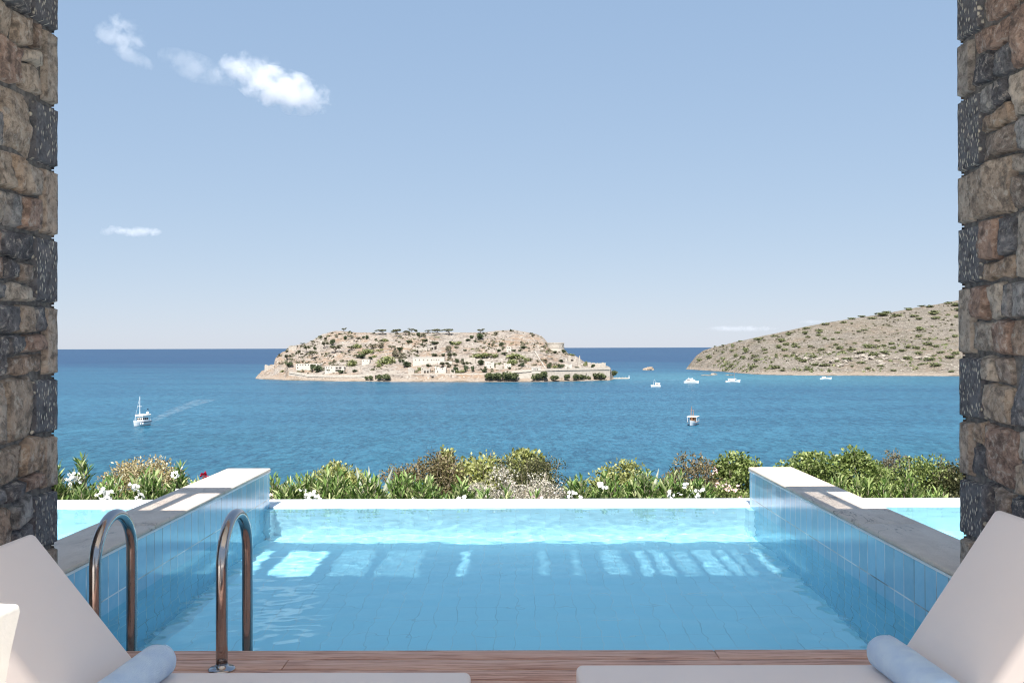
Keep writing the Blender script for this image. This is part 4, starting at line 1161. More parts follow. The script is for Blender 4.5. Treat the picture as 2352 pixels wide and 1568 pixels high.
building('ruined_house', 'low ruin with a dark doorway above the middle of the sea wall', c2(700, 0)[0], c2(830, 0)[0], c2(0, 690)[1], c2(0, 776)[1], 8, winrow(c2, [722], 715, 8, 12), ruin=.55, doors=winrow(c2, [757, 800], 757, 26, 32), mat=m_masonry, group=GB)
building('ruined_house', 'ruined house pair below the long white building', c2(905, 0)[0], c2(1065, 0)[0], c2(0, 668)[1], c2(0, 776)[1], 9, winrow(c2, [925, 1015], 715, 9, 14), ruin=.5, doors=winrow(c2, [945], 755, 12, 24), group=GB)
building('ruined_house', 'broken terrace house wall right of the long white building', c2(1330, 0)[0], c2(1495, 0)[0], c2(0, 545)[1], c2(0, 626)[1], 9, ruin=.4, mat=m_masonry, group=GB)
building('ruined_house', 'ruin with three upper windows and one door, right half of the island', c2(1645, 0)[0], c2(1775, 0)[0], c2(0, 605)[1], c2(0, 700)[1], 9, winrow(c2, [1675, 1702, 1728], 640, 8, 14), ruin=.35, doors=winrow(c2, [1722], 686, 12, 22), group=GB)
building('ruined_house', 'small low ruin with one dark door left of the three-window cottage', c2(1925, 0)[0], c2(2022, 0)[0], c2(0, 636)[1], c2(0, 706)[1], 8, winrow(c2, [1945, 1990], 655, 6, 9), ruin=.25, doors=winrow(c2, [1976], 690, 11, 22), group=GB)
building('watch_tower', 'little pale hillside tower with two round windows below the island crest', c2(1957, 0)[0], c2(2024, 0)[0], c2(0, 388)[1], c2(0, 468)[1], 5, winrow(c2, [1978, 2002], 411, 12, 14), ruin=.05, doors=winrow(c2, [1995], 455, 13, 26), group=GB, cat='tower')
building('ruined_wall', 'low broken wall left of the little hillside tower', c2(1815, 0)[0], c2(1950, 0)[0], c2(0, 402)[1], c2(0, 425)[1], 2, ruin=.4, mat=m_masonry, group=GB, cat='wall')
building('arched_ruin', 'ruin with two dark arches on the upper middle slope', c2(850, 0)[0], c2(945, 0)[0], c2(0, 378)[1], c2(0, 434)[1], 6, ruin=.5, doors=winrow(c2, [868], 414, 28, 34) + winrow(c2, [914], 405, 36, 46), mat=m_masonry, group=GB)
building('ruined_wall', 'crumbled house walls on the upper slope left of the dark arches', c2(430, 0)[0], c2(565, 0)[0], c2(0, 342)[1], c2(0, 402)[1], 6, ruin=.7, mat=m_masonry, group=GB, cat='wall')
building('ruined_wall', 'wide crumbled wall below the dark arches', c2(580, 0)[0], c2(790, 0)[0], c2(0, 392)[1], c2(0, 440)[1], 5, ruin=.6, mat=m_masonry, group=GB, cat='wall')
building('ruined_wall', 'small crumbled wall with a dark slot above the long white building', c2(430, 0)[0], c2(500, 0)[0], c2(0, 425)[1], c2(0, 462)[1], 4, ruin=.5, doors=winrow(c2, [480], 450, 8, 20), mat=m_masonry, group=GB, cat='wall')
building('cottage', 'small limewashed cottage with three pale green windows behind the sea wall', c3(365, 0)[0], c3(500, 0)[0], c3(0, 698)[1], c3(0, 742)[1], 7, winrow(c3, [402, 430, 456], 724, 12, 24), group=GB)
building('ruined_house', 'ruin with a dark arch below the round bastion, by the tall wall fragment', c3(905, 0)[0], c3(1020, 0)[0], c3(0, 530)[1], c3(0, 612)[1], 8, winrow(c3, [962, 990], 560, 12, 14), ruin=.35, doors=winrow(c3, [962], 592, 40, 26), mat=m_masonry, group=GB)
building('ruined_house', 'small square ruin among bushes under the round bastion', c3(855, 0)[0], c3(962, 0)[0], c3(0, 645)[1], c3(0, 712)[1], 7, winrow(c3, [870], 675, 9, 14), ruin=.4, group=GB)
building('ruined_wall', 'long broken wall at the right end of the island', c3(1190, 0)[0], c3(1455, 0)[0], c3(0, 622)[1], c3(0, 702)[1], 6, ruin=.35, mat=m_masonry, group=GB, cat='wall', seed=4)
building('ruined_wall', 'low ruined wall on the rocks at the left tip of the island', c1(358, 0)[0], c1(500, 0)[0], c1(0, 640)[1], c1(0, 710)[1], 4, ruin=.55, mat=m_masonry, group=GB, cat='wall', seed=5)
building('ruined_wall', 'ruined wall on the upper left shoulder of the island', c1(712, 0)[0], c1(830, 0)[0], c1(0, 366)[1], c1(0, 430)[1], 4, ruin=.3, mat=m_masonry, group=GB, cat='wall', seed=6)
for i, (a, b_, yt, yb, lab) in enumerate([(130, 350, 735, 778, 'tumbled low walls above the left half of the sea wall'), (510, 600, 690, 776, 'pale ruined gable left of the low ruin with a dark doorway'),
                                         (1130, 1200, 735, 778, 'low ruined wall under the pines right of the house pair'), (1800, 1900, 640, 720, 'crumbled wall between the windowed ruin and the low ruin'), (1500, 1650, 560, 610, 'crumbled upper wall behind the windowed ruin')]):
    building('ruined_wall', lab, c2(a, 0)[0], c2(b_, 0)[0], c2(0, yt)[1], c2(0, yb)[1], 6, ruin=.75, mat=m_masonry, group=GB, cat='wall', seed=10+i)
# tapering wall fragment
p = hit(isle, 1330, 844); q = p.y/F; t = empty('wall_fragment', p); tag(t, 'tall tapering wall fragment like a fin near the right end of the island', 'wall', GB)
m = MB(); H_ = 26*q
m.v = [(-3.5*q, 0, -2), (3.8*q, 0, -2), (2.2*q, 0, H_), (.4*q, 0, H_), (-2.*q, 0, H_*.45), (-3.5*q, 6, -2), (3.8*q, 6, -2), (2.2*q, 3, H_), (.4*q, 3, H_), (-2*q, 5, H_*.45)]
m.f = [(0, 1, 2, 3, 4), (9, 8, 7, 6, 5), (0, 5, 6, 1), (1, 6, 7, 2), (2, 7, 8, 3), (3, 8, 9, 4), (4, 9, 5, 0)]
m.build('masonry', m_masonry, t)
# round bastion with crenels
Yb = hit(isle, 1277, 803).y; q = Yb/F; c_ = P(1276.5, 805, Yb+8)
t = empty('round_bastion', c_); tag(t, 'round stone bastion with a crenellated top on the right shoulder of the island', 'bastion', GB)
rad = 20*q; hh = 18.2*q
m = MB(); m.lathe([(rad*1.10, -9), (rad*1.04, 0), (rad*.985, hh*.30)], (0, 0, 0), 48); m.build('battered_base', m_masonry, t)
m = MB(); m.lathe([(rad*.985, hh*.30+.01), (rad*1.02, hh*.32), (rad*1.02, hh*.36), (rad*.97, hh*.38), (rad*.96, hh*.80), (rad*.99, hh*.83), (rad*.985, hh*.88)], (0, 0, 0), 48); m.build('drum', m_masonry, t)
for k in range(30):
    a = 2*math.pi*k/30; M_ = Matrix.Rotation(a, 4, 'Z'); m = MB(); m.box(rad*.90, rad*.985, -.055*rad, .055*rad, hh*.88+.01, hh, M_); m.build('crenel', m_masonry, t)
for a in (-62, -40):
    M_ = Matrix.Rotation(R(a), 4, 'Z'); m = MB(); m.box(rad*.93, rad*.985, -.35, .35, hh*.50, hh*.62, M_); m.build('gun_port', m_darkwin, t)
# stepped diagonal ramps right of the centre
for (xa, ya, xb, yb, lab) in ((1220.7, 787, 1247, 803, 'upper diagonal wall ramp running down from the crest'), (1227.5, 807, 1252.5, 847, 'long diagonal wall ramp down to the three-window cottage')):
    m = MB(); pts = []
    p0 = hit(isle, xa, ya)
    t = None
    for i in range(13):
        s = i/12; p = hit(isle, xa+(xb-xa)*s, ya+(yb-ya)*s); pts.append((p - Vector((0, .8, 0)), p.z + 1.5, .1))
    k = len(m.v)
    for p, zt, _ in pts: m.v += [(p.x-.6, p.y, p.z-3), (p.x-.6, p.y, zt-.6), (p.x+.5, p.y+.4, zt-.6), (p.x+.5, p.y+.4, p.z-3)]
    for i in range(12):
        a = k+4*i
        for j in range(3): m.f.append((a+j, a+4+j, a+5+j, a+1+j))
    m.f += [(k, k+1, k+2, k+3), (k+51, k+50, k+49, k+48)]
    tag(m.build('ramp_wall', m_masonry), lab, 'wall', GB)
# jetty with a small beacon and a tree
Yj = HS*F/(870.5-798.5); q = Yj/F
t = empty('jetty', P(1426, 870, Yj)); tag(t, 'low stone jetty reaching into the strait at the right tip of the island', 'jetty')
m = MB(); m.box(-21*q, 20*q, 0, 5, -1, 4.2*q*.5); m.build('quay', m_masonry, t, bevel=.1)
for i in range(6):
    m = MB(); m.box((-17+7*i)*q-.25, (-17+7*i)*q+.25, 1, 1.5, 4.2*q*.5, 4.2*q*.5+.6); m.build('bollard', m_limewash, t)
t = empty('beacon', P(1444.5, 868.5, Yj)); tag(t, 'small white beacon at the end of the jetty', 'beacon')
m = MB(); m.lathe([(.8, -.3), (.7, .5), (.32, .7), (.25, 2.6), (.35, 2.7), (.1, 3.2)], (0, 0, 0), 12); m.build('column', m_hull, t)
o = far_plant('t', P(1408, 866.5, Yj+2), 15.6*q, 11.5*q, 'shore_tree'); tag(o, 'lone round tree at the root of the jetty', 'tree', 'trees along the island shore')

# ------------------------------------------------------------------ boats
def hull_mesh(L, B, H, bow, name, mat, parent, stern=.85, z0=-.5, sheer=.35):
    m = MB(); N = 16; prof = 7
    for i in range(N+1):
        s = i/N                                  # 0 stern .. 1 bow
        bw = B/2*(stern + (1-stern)*min(1, s*3))*(1 if s < .55 else max(0.02, 1-((s-.55)/.45)**2.0))
        zt = H*(1 + sheer*max(0, (s-.35)/.65)**2 + .08*(1-s)**2)
        for j in range(prof):
            a = j/(prof-1); ang = (a-.5)*math.pi
            y = bw*math.copysign(abs(math.sin(ang))**.75, math.sin(ang)); z = z0 + (zt-z0)*abs(math.sin(ang))**2.2
            x = -L/2 + L*s + (bow*L*(z/zt if z > 0 else 0)*s**3)
            m.v.append((x, y, z))
    for i in range(N):
        for j in range(prof-1):
            a = i*prof+j; m.f.append((a, a+1, a+prof+1, a+prof))
        m.f.append((i*prof, (i+1)*prof, (i+2)*prof-1, (i+1)*prof-1))
    m.f.append(tuple(range(prof-1, -1, -1))); m.f.append(tuple(N*prof+j for j in range(prof)))
    return m.build(name, mat, parent, smooth=False)
def part_box(name, mat, t, *a, bevel=0):
    m = MB(); m.box(*a); return m.build(name, mat, t, bevel=bevel)
def pole(name, mat, t, pts, r, r1=None):
    m = MB(); m.tube(pts, r, 8, True, r1); return m.build(name, mat, t)
BG = 'boats in the bay'
def boat_root(name, x, y, heading, label):
    """heading: degrees, 0 = bow to the right of the picture, 90 = away, -90 = towards the viewer"""
    p = sea_pt(x, y); t = empty(name, p, R(heading)); tag(t, label, 'boat', BG); return t

# masted tour boat on the left, bow towards the viewer
t = boat_root('tour_boat', 323.5, 975, -106, 'white masted tour boat under way on the left of the bay')
hull_mesh(13, 5.6, 2.3, .06, 'hull', m_hull, t)
part_box('rub_rail', m_navy, t, -6.3, 2.6, -2.86, 2.86, 1.72, 2.02)
part_box('cabin', m_hull, t, -4.2, 1.6, -1.9, 1.9, 2.2, 4.1, bevel=.1)
for yy in (-1.2, 0, 1.2): part_box('window', m_darkwin, t, 1.58, 1.66, yy-.5, yy+.5, 3.0, 3.9)
for s_ in (-1, 1):
    for k in range(3): part_box('window', m_darkwin, t, -3.6+1.7*k, -2.3+1.7*k, s_*1.86 if s_ > 0 else -1.95, s_*1.95 if s_ > 0 else -1.86, 3.0, 3.9)
part_box('canopy', m_canvas, t, -5.6, 2.4, -2.7, 2.7, 4.75, 5.55, bevel=.18)
for xx in (-5.2, 2.0):
    for yy in (-2.4, 2.4): pole('canopy_post', m_hull, t, [(xx, yy, 2.2), (xx, yy, 4.75)], .07)
part_box('radar_box', m_hull, t, -4.6, -3.4, .8, 2.1, 5.9, 6.6, bevel=.2)
pole('radar_post', m_hull, t, [(-4, 1.4, 5.5), (-4, 1.4, 5.95)], .08)
pole('mast', m_hull, t, [(1.0, -.3, 4.2), (1.0, -.3, 14.6)], .16, .12)
pole('cross_spar', m_hull, t, [(1, -1.7, 9.6), (1, 1.2, 9.6)], .07)
pole('forestay', m_hull, t, [(6.2, 0, 3.2), (1.0, -.3, 14.3)], .035)
part_box('signal_flag', m_navy, t, -5.8, -4.6, .55, .6, 7.6, 8.2)
pole('flag_line', m_hull, t, [(-5.2, .57, 5.5), (-5.2, .57, 8.3)], .03)
for yy in (-2.9, -2.0, 2.0, 2.9):
    m = MB(); m.lathe([(.05, -.5), (.32, -.3), (.34, .25), (.1, .5)], (2.4+(.8 if abs(yy) < 2.5 else 0), yy, 1.35), 10); m.build('fender', m_hull, t)
t.scale = (.82, .84, 1)
# wooden caique in the middle
t = boat_root('wooden_caique', 1590, 976.5, -112, 'white wooden caique with varnished masts in the middle of the bay')
hull_mesh(11.5, 4.4, 1.7, .10, 'hull', m_hull, t, stern=.55, sheer=.65)
part_box('keel_stripe', m_navy, t, -5.0, 3.0, -2.02, 2.02, -.2, .28)
part_box('rub_rail', m_varnish, t, -5.2, 2.6, -2.26, 2.26, 1.42, 1.58)
part_box('wheelhouse', m_varnish, t, -3.2, .4, -1.25, 1.25, 1.6, 3.6, bevel=.05)
for yy in (-.6, .6): part_box('window', m_darkwin, t, .38, .45, yy-.42, yy+.42, 2.5, 3.4)
part_box('canopy', m_canvas, t, -4.8, 2.2, -2.45, 2.45, 3.95, 4.2, bevel=.06)
for xx in (-4.4, 1.9):
    for yy in (-2.2, 2.2): pole('canopy_post', m_hull, t, [(xx, yy, 1.5), (xx, yy, 3.95)], .06)
pole('main_mast', m_varnish, t, [(2.2, 0, 1.5), (2.2, 0, 9.3)], .13, .09)
pole('mizzen_mast', m_varnish, t, [(-2.4, 0, 4.2), (-2.4, 0, 7.4)], .10, .06)
pole('spar', m_varnish, t, [(2.2, -.9, 7.2), (2.2, .9, 7.2)], .05)
pole('boom', m_varnish, t, [(2.2, 0, 4.6), (-2.2, 0, 4.9)], .07)
pole('bowsprit', m_varnish, t, [(5.2, 0, 2.6), (7.0, 0, 3.2)], .08)
pole('stay', m_varnish, t, [(7.0, 0, 3.2), (2.2, 0, 9.2)], .03)
part_box('dinghy', m_navy, t, -5.4, -3.0, -3.0, -2.3, 1.3, 1.9, bevel=.15)
# four white boats off the headland
t = boat_root('fishing_boat', 1506, 889, 172, 'small white fishing boat with an A-frame mast, nearest the island')
hull_mesh(9, 3.0, 1.5, .05, 'hull', m_hull, t)
part_box('cabin', m_hull, t, -3.8, .6, -1.2, 1.2, 1.4, 3.5, bevel=.1)
for k in range(3): part_box('window', m_darkwin, t, -3.4+1.3*k, -2.5+1.3*k, 1.16, 1.26, 2.3, 3.1)
part_box('roof', m_hull, t, -4.2, 1.0, -1.4, 1.4, 3.5, 3.75, bevel=.05)
for yy in (-1, 1): pole('mast_leg', m_hull, t, [(2.4, yy, 1.6), (1.6, 0, 7.2)], .08, .05)
pole('mast_leg', m_hull, t, [(-.6, 0, 3.7), (1.6, 0, 7.2)], .06, .05)
t = boat_root('motor_yacht', 1587, 881, 4, 'white motor yacht with a flybridge off the headland')
hull_mesh(15.5, 4.4, 2.1, .04, 'hull', m_hull, t, sheer=.2)
m = MB(); m.v = [(-5.5, -1.8, 2.1), (5, -1.6, 2.1), (2.6, -1.5, 4.0), (-5.2, -1.6, 4.0), (-5.5, 1.8, 2.1), (5, 1.6, 2.1), (2.6, 1.5, 4.0), (-5.2, 1.6, 4.0)]
m.f = [(0, 1, 2, 3), (7, 6, 5, 4), (3, 2, 6, 7), (1, 5, 6, 2), (0, 3, 7, 4)]; m.build('cabin', m_hull, t)
part_box('window', m_darkwin, t, -5.0, -1.6, -1.86, -1.66, 2.9, 3.7)
part_box('flybridge', m_hull, t, -3.6, 1.4, -1.4, 1.4, 4.0, 5.0, bevel=.2)
part_box('windscreen', m_hull, t, .9, 1.3, -1.2, 1.2, 5.0, 5.5)
pole('radar_mast', m_hull, t, [(-2.4, 0, 5.0), (-3.0, 0, 6.4)], .12, .07)
t = boat_root('excursion_boat', 1682, 879, 2, 'white canopied boat with a thin tall mast, middle of the anchored boats')
hull_mesh(15.5, 4.2, 1.5, .06, 'hull', m_hull, t, stern=.55, sheer=.9)
part_box('cabin', m_hull, t, -4.6, 2.0, -1.4, 1.4, 1.5, 2.9, bevel=.08)
for k in range(5): part_box('window', m_darkwin, t, -4.2+1.25*k, -3.35+1.25*k, -1.46, -1.36, 2.0, 2.7)
part_box('canopy', m_hull, t, -5.2, 3.6, -1.8, 1.8, 3.5, 3.95, bevel=.1)
for xx in (-4.9, 3.3): pole('canopy_post', m_hull, t, [(xx, -1.6, 1.6), (xx, -1.6, 3.5)], .07)
for xx in (-4.9, 3.3): pole('canopy_post', m_hull, t, [(xx, 1.6, 1.6), (xx, 1.6, 3.5)], .07)
pole('mast', m_varnish, t, [(2.2, 0, 3.9), (2.2, 0, 13.6)], .11, .08)
part_box('rudder', m_varnish, t, -7.95, -7.5, -.12, .12, -.3, 1.2)
t = boat_root('moored_caique', 1895, 873, 4, 'white open boat with a small cabin moored by the headland beach, rightmost boat')
hull_mesh(13.5, 3.9, 1.3, .06, 'hull', m_hull, t, stern=.5, sheer=1.0)
part_box('cabin', m_hull, t, -4.0, -.4, -1.3, 1.3, 1.2, 2.9, bevel=.08)
for k in range(2): part_box('window', m_darkwin, t, -3.6+1.5*k, -2.6+1.5*k, -1.36, -1.26, 1.9, 2.6)
part_box('roof', m_hull, t, -4.4, .2, -1.5, 1.5, 2.9, 3.2, bevel=.08)
pole('mast', m_varnish, t, [(2.6, 0, 1.3), (2.6, 0, 6.6)], .09, .06)
pole('boom', m_varnish, t, [(2.6, 0, 3.0), (5.4, 0, 4.4)], .06)

# ------------------------------------------------------------------ garden plants behind the pools
def blades(c, d, L, W, up, fold=.25, droop=.15):
    """folded lance leaves: base c, direction d (n,3), lengths L, widths W"""
    n = len(c); s = np.cross(d, up); s /= np.linalg.norm(s, axis=1)[:, None] + 1e-6
    nn = np.cross(s, d)
    mid = c + d*(L*.48)[:, None] - nn*(W*fold)[:, None]*0
    tip = c + d*L[:, None] - np.array([0, 0, 1.])*(L*droop)[:, None]
    l_ = mid + s*(W/2)[:, None] + nn*(W*fold)[:, None]; r_ = mid - s*(W/2)[:, None] + nn*(W*fold)[:, None]
    V = np.stack([c, l_, tip, r_], 1).reshape(-1, 3)
    k = np.arange(n)*4
    Fc = np.concatenate([np.stack([k, k+2, k+1], 1), np.stack([k, k+3, k+2], 1)])
    return V, Fc
def norm(a): return a/(np.linalg.norm(a, axis=1)[:, None]+1e-9)
class Acc:
    def __init__(s): s.V = []; s.F = []; s.k = 0
    def add(s, V, Fc): s.V.append(V); s.F.append(Fc + s.k); s.k += len(V)
    def build(s, name, mat, parent): return mesh_np(name, np.concatenate(s.V), np.concatenate(s.F), mat, parent)
def flowers(acc, pts, r0=.017, per=9, spread=.034):
    """clusters of five-petalled blossoms"""
    for p in pts:
        n = per
        c = p + rng.normal(size=(n, 3))*spread*np.array([1, .8, .8])
        ax = norm(rng.normal(size=(n, 3))*.6 + np.array([0, -.7, .55]))
        u = norm(np.cross(ax, rng.normal(size=(n, 3)))); w = np.cross(ax, u)
        for k in range(5):
            a = 2*math.pi*k/5; d = norm(u*math.cos(a) + w*math.sin(a) + ax*.25)
            V, Fc = blades(c, d, np.full(n, r0*1.45), np.full(n, r0*1.3), ax, .05, 0); acc.add(V, Fc)
GZ = -.92
def oleander(x, ytop, w, Y, label, nst=None, mat=None, flo=0, fmat=None, lsc=1., bare=0):
    top = P(x, ytop, Y); hw = w/2*Y/F; H = top.z - GZ - .03
    t = empty('oleander', (top.x, Y, GZ)); tag(t, label, 'oleander', 'oleanders behind the pool edge')
    nst = int((nst or (26 + w*.5))*1.35); leaf = Acc(); stem = MB(); tips = []
    for i in range(nst):
        a = rng.uniform(0, 2*math.pi); rr = math.sqrt(rng.uniform(0, 1))
        ex, ey = hw*rr*math.cos(a), hw*.75*rr*math.sin(a)
        hz = H*(1-.42*rr**2)*rng.uniform(.82, 1.03)
        b0 = np.array([ex*.25, ey*.25, 0]); e0 = np.array([ex, ey, hz])
        mid = (b0+e0)/2 + np.array([-ex*.12, -ey*.12, .05*H])
        stem.tube([tuple(b0), tuple(mid), tuple(e0)], .006, 4, False, .003)
        L = 26
        s = np.clip(np.linspace(.34, 1.0, L) + rng.normal(size=L)*.02, 0, 1)
        q = ((1-s)**2)[:, None]*b0 + (2*s*(1-s))[:, None]*mid + (s**2)[:, None]*e0
        ax = norm(np.repeat((e0-mid)[None, :], L, 0))
        az = np.arange(L)*2.4 + rng.uniform(0, 6)
        rad = np.stack([np.cos(az), np.sin(az), np.zeros(L)], 1)
        op = np.linspace(1.15, .35, L)[:, None]
        d = norm(rad*op + ax*.75 + rng.normal(size=(L, 3))*.15)
        V, Fc = blades(q, d, (.115+.05*rng.random(L))*lsc, (.022+.009*rng.random(L))*lsc, np.repeat([[0, 0, 1.]], L, 0) + rng.normal(size=(L, 3))*.3, .22, .10)
        leaf.add(V, Fc); tips.append(e0)
    stem.build('stems', m_twig, t); leaf.build('leaves', mat or m_ole, t)
    if flo:
        acc = Acc(); pts = []
        for _ in range(int(math.ceil(flo*1.1))):
            fx = rng.uniform(-.9, .9); zz = rng.uniform(.40, .98); k_ = math.sqrt(max(.05, 1-fx*fx))
            pts.append(np.array([fx*hw, -.75*hw*k_*(1.05-.35*zz) - .03, H*zz*(1-.30*fx*fx)]))
        flowers(acc, pts); acc.build('blossoms', fmat or m_whitef, t)
    return t
def shrub(name, x, ytop, w, Y, label, mat, n=3800, leaf=(.026, .012), cat='shrub', flo=None, twig=26, squash=1., group='rounded shrubs behind the pool edge', rough=.18, zb=None, clump=16, sprigs=0):
    top = P(x, ytop+4, Y); hw = w/2*Y/F*(1.18 if w > 60 else 1); H = top.z - GZ; rough *= 1.4; t = empty(name, (top.x, Y, GZ)); tag(t, label, cat, group)
    n = int(n*1.7); leaf = (leaf[0]*1.15, leaf[1]*1.3); sprigs //= 3
    acc = Acc(); tm = MB(); zc = H*.55; hz = H*.45
    seed = int(x)
    cl = []
    for i in range(clump*5):
        d = norm(rng.normal(size=(1, 3)))[0]; d[2] = abs(d[2])*1.28 - .32
        q = 1 + rough*2.2*noise.noise(Vector((d[0]*2.2+seed, d[1]*2.2, d[2]*2.2)))
        cl.append((np.array([d[0]*hw*q*.82, d[1]*hw*.8*q*.82, zc + d[2]*hz*q*.86]), d))
    per = int(n/len(cl)); cr = min(hw, hz)*.36
    for c, d in cl:
        dd = norm(rng.normal(size=(per, 3)) + d*.5); r_ = cr*rng.random(per)**.5*rng.uniform(.7, 1.25)
        p = c + dd*r_[:, None]*np.array([1.1, 1, .85])
        dr = norm(dd*.8 + rng.normal(size=(per, 3))*.6 + np.array([0, 0, .35]))
        V, Fc = blades(p, dr, leaf[0]*(.7+.7*rng.random(per)), leaf[1]*(.7+.7*rng.random(per)), norm(rng.normal(size=(per, 3))), .15, .05); acc.add(V, Fc)
    for i in range(sprigs):                       # upright shoots breaking the outline
        a = rng.uniform(-1, 1); b0 = np.array([a*hw*.75, rng.uniform(-.3, .3)*hw, zc + hz*(1-a*a*.5)*.8]); Ls = rng.uniform(.08, .24)
        e0 = b0 + np.array([rng.normal()*.03, rng.normal()*.03, Ls]); tm.tube([tuple(b0-np.array([0, 0, .2])), tuple(e0)], .004, 4, False, .002)
        k = 22; s = rng.random(k)[:, None]; p = b0 + (e0-b0)*s; dr = norm(rng.normal(size=(k, 3)) + np.array([0, 0, .6]))
        V, Fc = blades(p, dr, leaf[0]*(.7+.6*rng.random(k)), leaf[1]*(.8+.6*rng.random(k)), norm(rng.normal(size=(k, 3))), .15, .05); acc.add(V, Fc)
    for i in range(twig):
        c, d = cl[i % len(cl)]; e0 = c + d*cr*.9
        tm.tube([(rng.normal()*.03, rng.normal()*.03, 0), tuple(np.array([c[0]*.5, c[1]*.5, zc*.7])), tuple(e0)], .009, 4, False, .003)
    acc.build('leaves', mat, t)
    if tm.v: tm.build('twigs', m_twig, t)
    if flo:
        fm, nf = flo; fa = Acc(); pts = []
        for i in range(nf):
            c, d = cl[rng.integers(len(cl))]
            pts.append(c + d*cr*.8 + rng.normal(size=3)*cr*.6)
        flowers(fa, pts, .012, 5, .022); fa.build('blossoms', fm, t)
    return t
def agave(x, ytop, w, Y, label, n=11, lean=0., ang=None):
    top = P(x, ytop, Y); L = top.z - (GZ+.35); t = empty('agave', (top.x, Y, GZ)); tag(t, label, 'agave', 'agaves among the oleanders')
    m = MB(); pole_ = MB(); pole_.lathe([(.10, 0), (.12, .25), (.06, .45)], (0, 0, 0), 10); pole_.build('core', m_agave, t)
    angs = ang or [random.uniform(-38, 38) for _ in range(n)]
    for i, a in enumerate(angs):
        az = random.choice((0, math.pi)) + random.uniform(-.6, .6); el = R(90-abs(a)); sgn = 1 if a >= 0 else -1
        d = Vector((sgn*math.sin(R(abs(a))), random.uniform(-.2, .25), math.cos(R(a)))).normalized(); s_ = d.cross(Vector((0, -1, 0))).normalized(); nr = s_.cross(d)
        Lf = L*random.uniform(.86, 1.05)*(1 if abs(a) < 25 else .9); k = len(m.v); N = 8
        for j in range(N+1):
            s = j/N; wd = .050*(min(1, .55+s*1.6) if s < .35 else max(.01, 1-((s-.35)/.65)**1.5)); c = Vector((0, 0, .35)) + d*(Lf*s) + Vector((0, -.02, -.05))*s*s
            m.v += [tuple(c + s_*wd + nr*.02*(1-s)), tuple(c - nr*.018*(1-s)), tuple(c - s_*wd + nr*.02*(1-s)), tuple(c - nr*.032*(1-s) )]
        for j in range(N):
            q = k+4*j
            for u in range(4): m.f.append((q+u, q+(u+1) % 4, q+4+(u+1) % 4, q+4+u))
    o = m.build('leaves', m_agave, t, smooth=True)
    return t
# left bay, between the left pillar and the tiled wall
oleander(118, 1062, 105, 10.55, 'tall dense oleander touching the left pillar', flo=3)
oleander(185, 1044, 60, 10.75, 'upright oleander with white blossoms rising highest near the left pillar', nst=22, flo=8)
agave(205, 1040, 70, 10.8, 'agave with pale pointed leaves behind the left oleanders', ang=[-12, -3, 24, 33, -26])
shrub('tan_shrub', 332, 1049, 165, 11.5, 'round tan shrub in seed behind white oleander flowers on the left', m_tan, 5200, (.030, .014), twig=14, rough=.08)
oleander(258, 1096, 110, 10.25, 'low oleander full of white blossoms under the tan shrub', flo=16)
oleander(338, 1082, 120, 10.35, 'broad oleander with white blossoms in front of the tan shrub', flo=8)
oleander(408, 1062, 62, 10.55, 'upright oleander with white blossoms right of the tan shrub', nst=30, flo=9)
oleander(455, 1104, 70, 10.5, 'small oleander with white blossoms behind the left coping', flo=5)
shrub('bougainvillea', 468, 1074, 24, 11.6, 'crimson bougainvillea sprig above the left coping', m_redf, 500, (.03, .024), twig=6, group=None, cat='bougainvillea', clump=5)
oleander(185, 1112, 100, 10.1, 'lowest oleander beside the left pillar foot with small white blossoms', flo=10)
oleander(520, 1092, 90, 10.7, 'oleander hidden mostly behind the left tiled wall', flo=2)
# centre
oleander(628, 1092, 50, 10.4, 'small oleander with a pink blossom right beside the left tiled wall', nst=24, flo=4, fmat=m_pinkf)
oleander(655, 1106, 80, 10.2, 'oleander with white blossoms at the left end of the overflow edge', flo=7)
oleander(702, 1086, 95, 10.4, 'oleander with a white blossom head, second clump from the left wall', flo=3)
shrub('olive_shrub', 775, 1067, 150, 11.4, 'olive green dome shrub behind the oleanders left of the agave', m_yel, 4200, (.034, .018), twig=14, rough=.10)
oleander(765, 1080, 120, 10.35, 'dense oleander in front of the olive green dome shrub', flo=3, mat=m_ole)
agave(852, 1056, 60, 10.75, 'agave with three grey-green spikes standing above the oleanders', ang=[8, 16, 24, -12, 30, -3])
oleander(842, 1086, 115, 10.25, 'oleander clump directly below the three-spiked agave', flo=2)
oleander(925, 1083, 95, 10.4, 'oleander clump right of the three-spiked agave', flo=4)
shrub('brown_shrub', 985, 1053, 165, 11.5, 'brown-green twiggy shrub left of centre behind the oleanders', m_brown, 4600, (.030, .014), twig=40, sprigs=12)
shrub('tall_shrub', 1022, 1036, 66, 11.9, 'tall yellow-green shrub, highest plant left of centre', m_yel, 1700, (.05, .032), twig=20, sprigs=6)
shrub('twiggy_shrub', 1110, 1056, 160, 11.9, 'sparse yellow shrub with bare twigs at the centre', m_yel, 2600, (.045, .026), twig=70, sprigs=16)
shrub('dark_shrub', 1215, 1050, 150, 11.3, 'dark round shrub right of centre', m_dkleaf, 6000, (.022, .010), twig=30, sprigs=4)
shrub('tall_shrub', 1205, 1036, 100, 12.1, 'yellow-green shrub topping the dark round shrub', m_yel, 2000, (.045, .028), twig=14, sprigs=8)
oleander(985, 1098, 110, 10.3, 'oleander clump with a white blossom head in front of the brown shrub', flo=3)
oleander(1062, 1106, 90, 10.25, 'oleander clump left of the grey blossom bushes', flo=3)
shrub('grey_blossom_bush', 1135, 1090, 135, 10.7, 'left of the two grey-white blossoming bushes at the centre', m_grey, 5200, (.024, .011), twig=16, group='grey blossom bushes', sprigs=10)
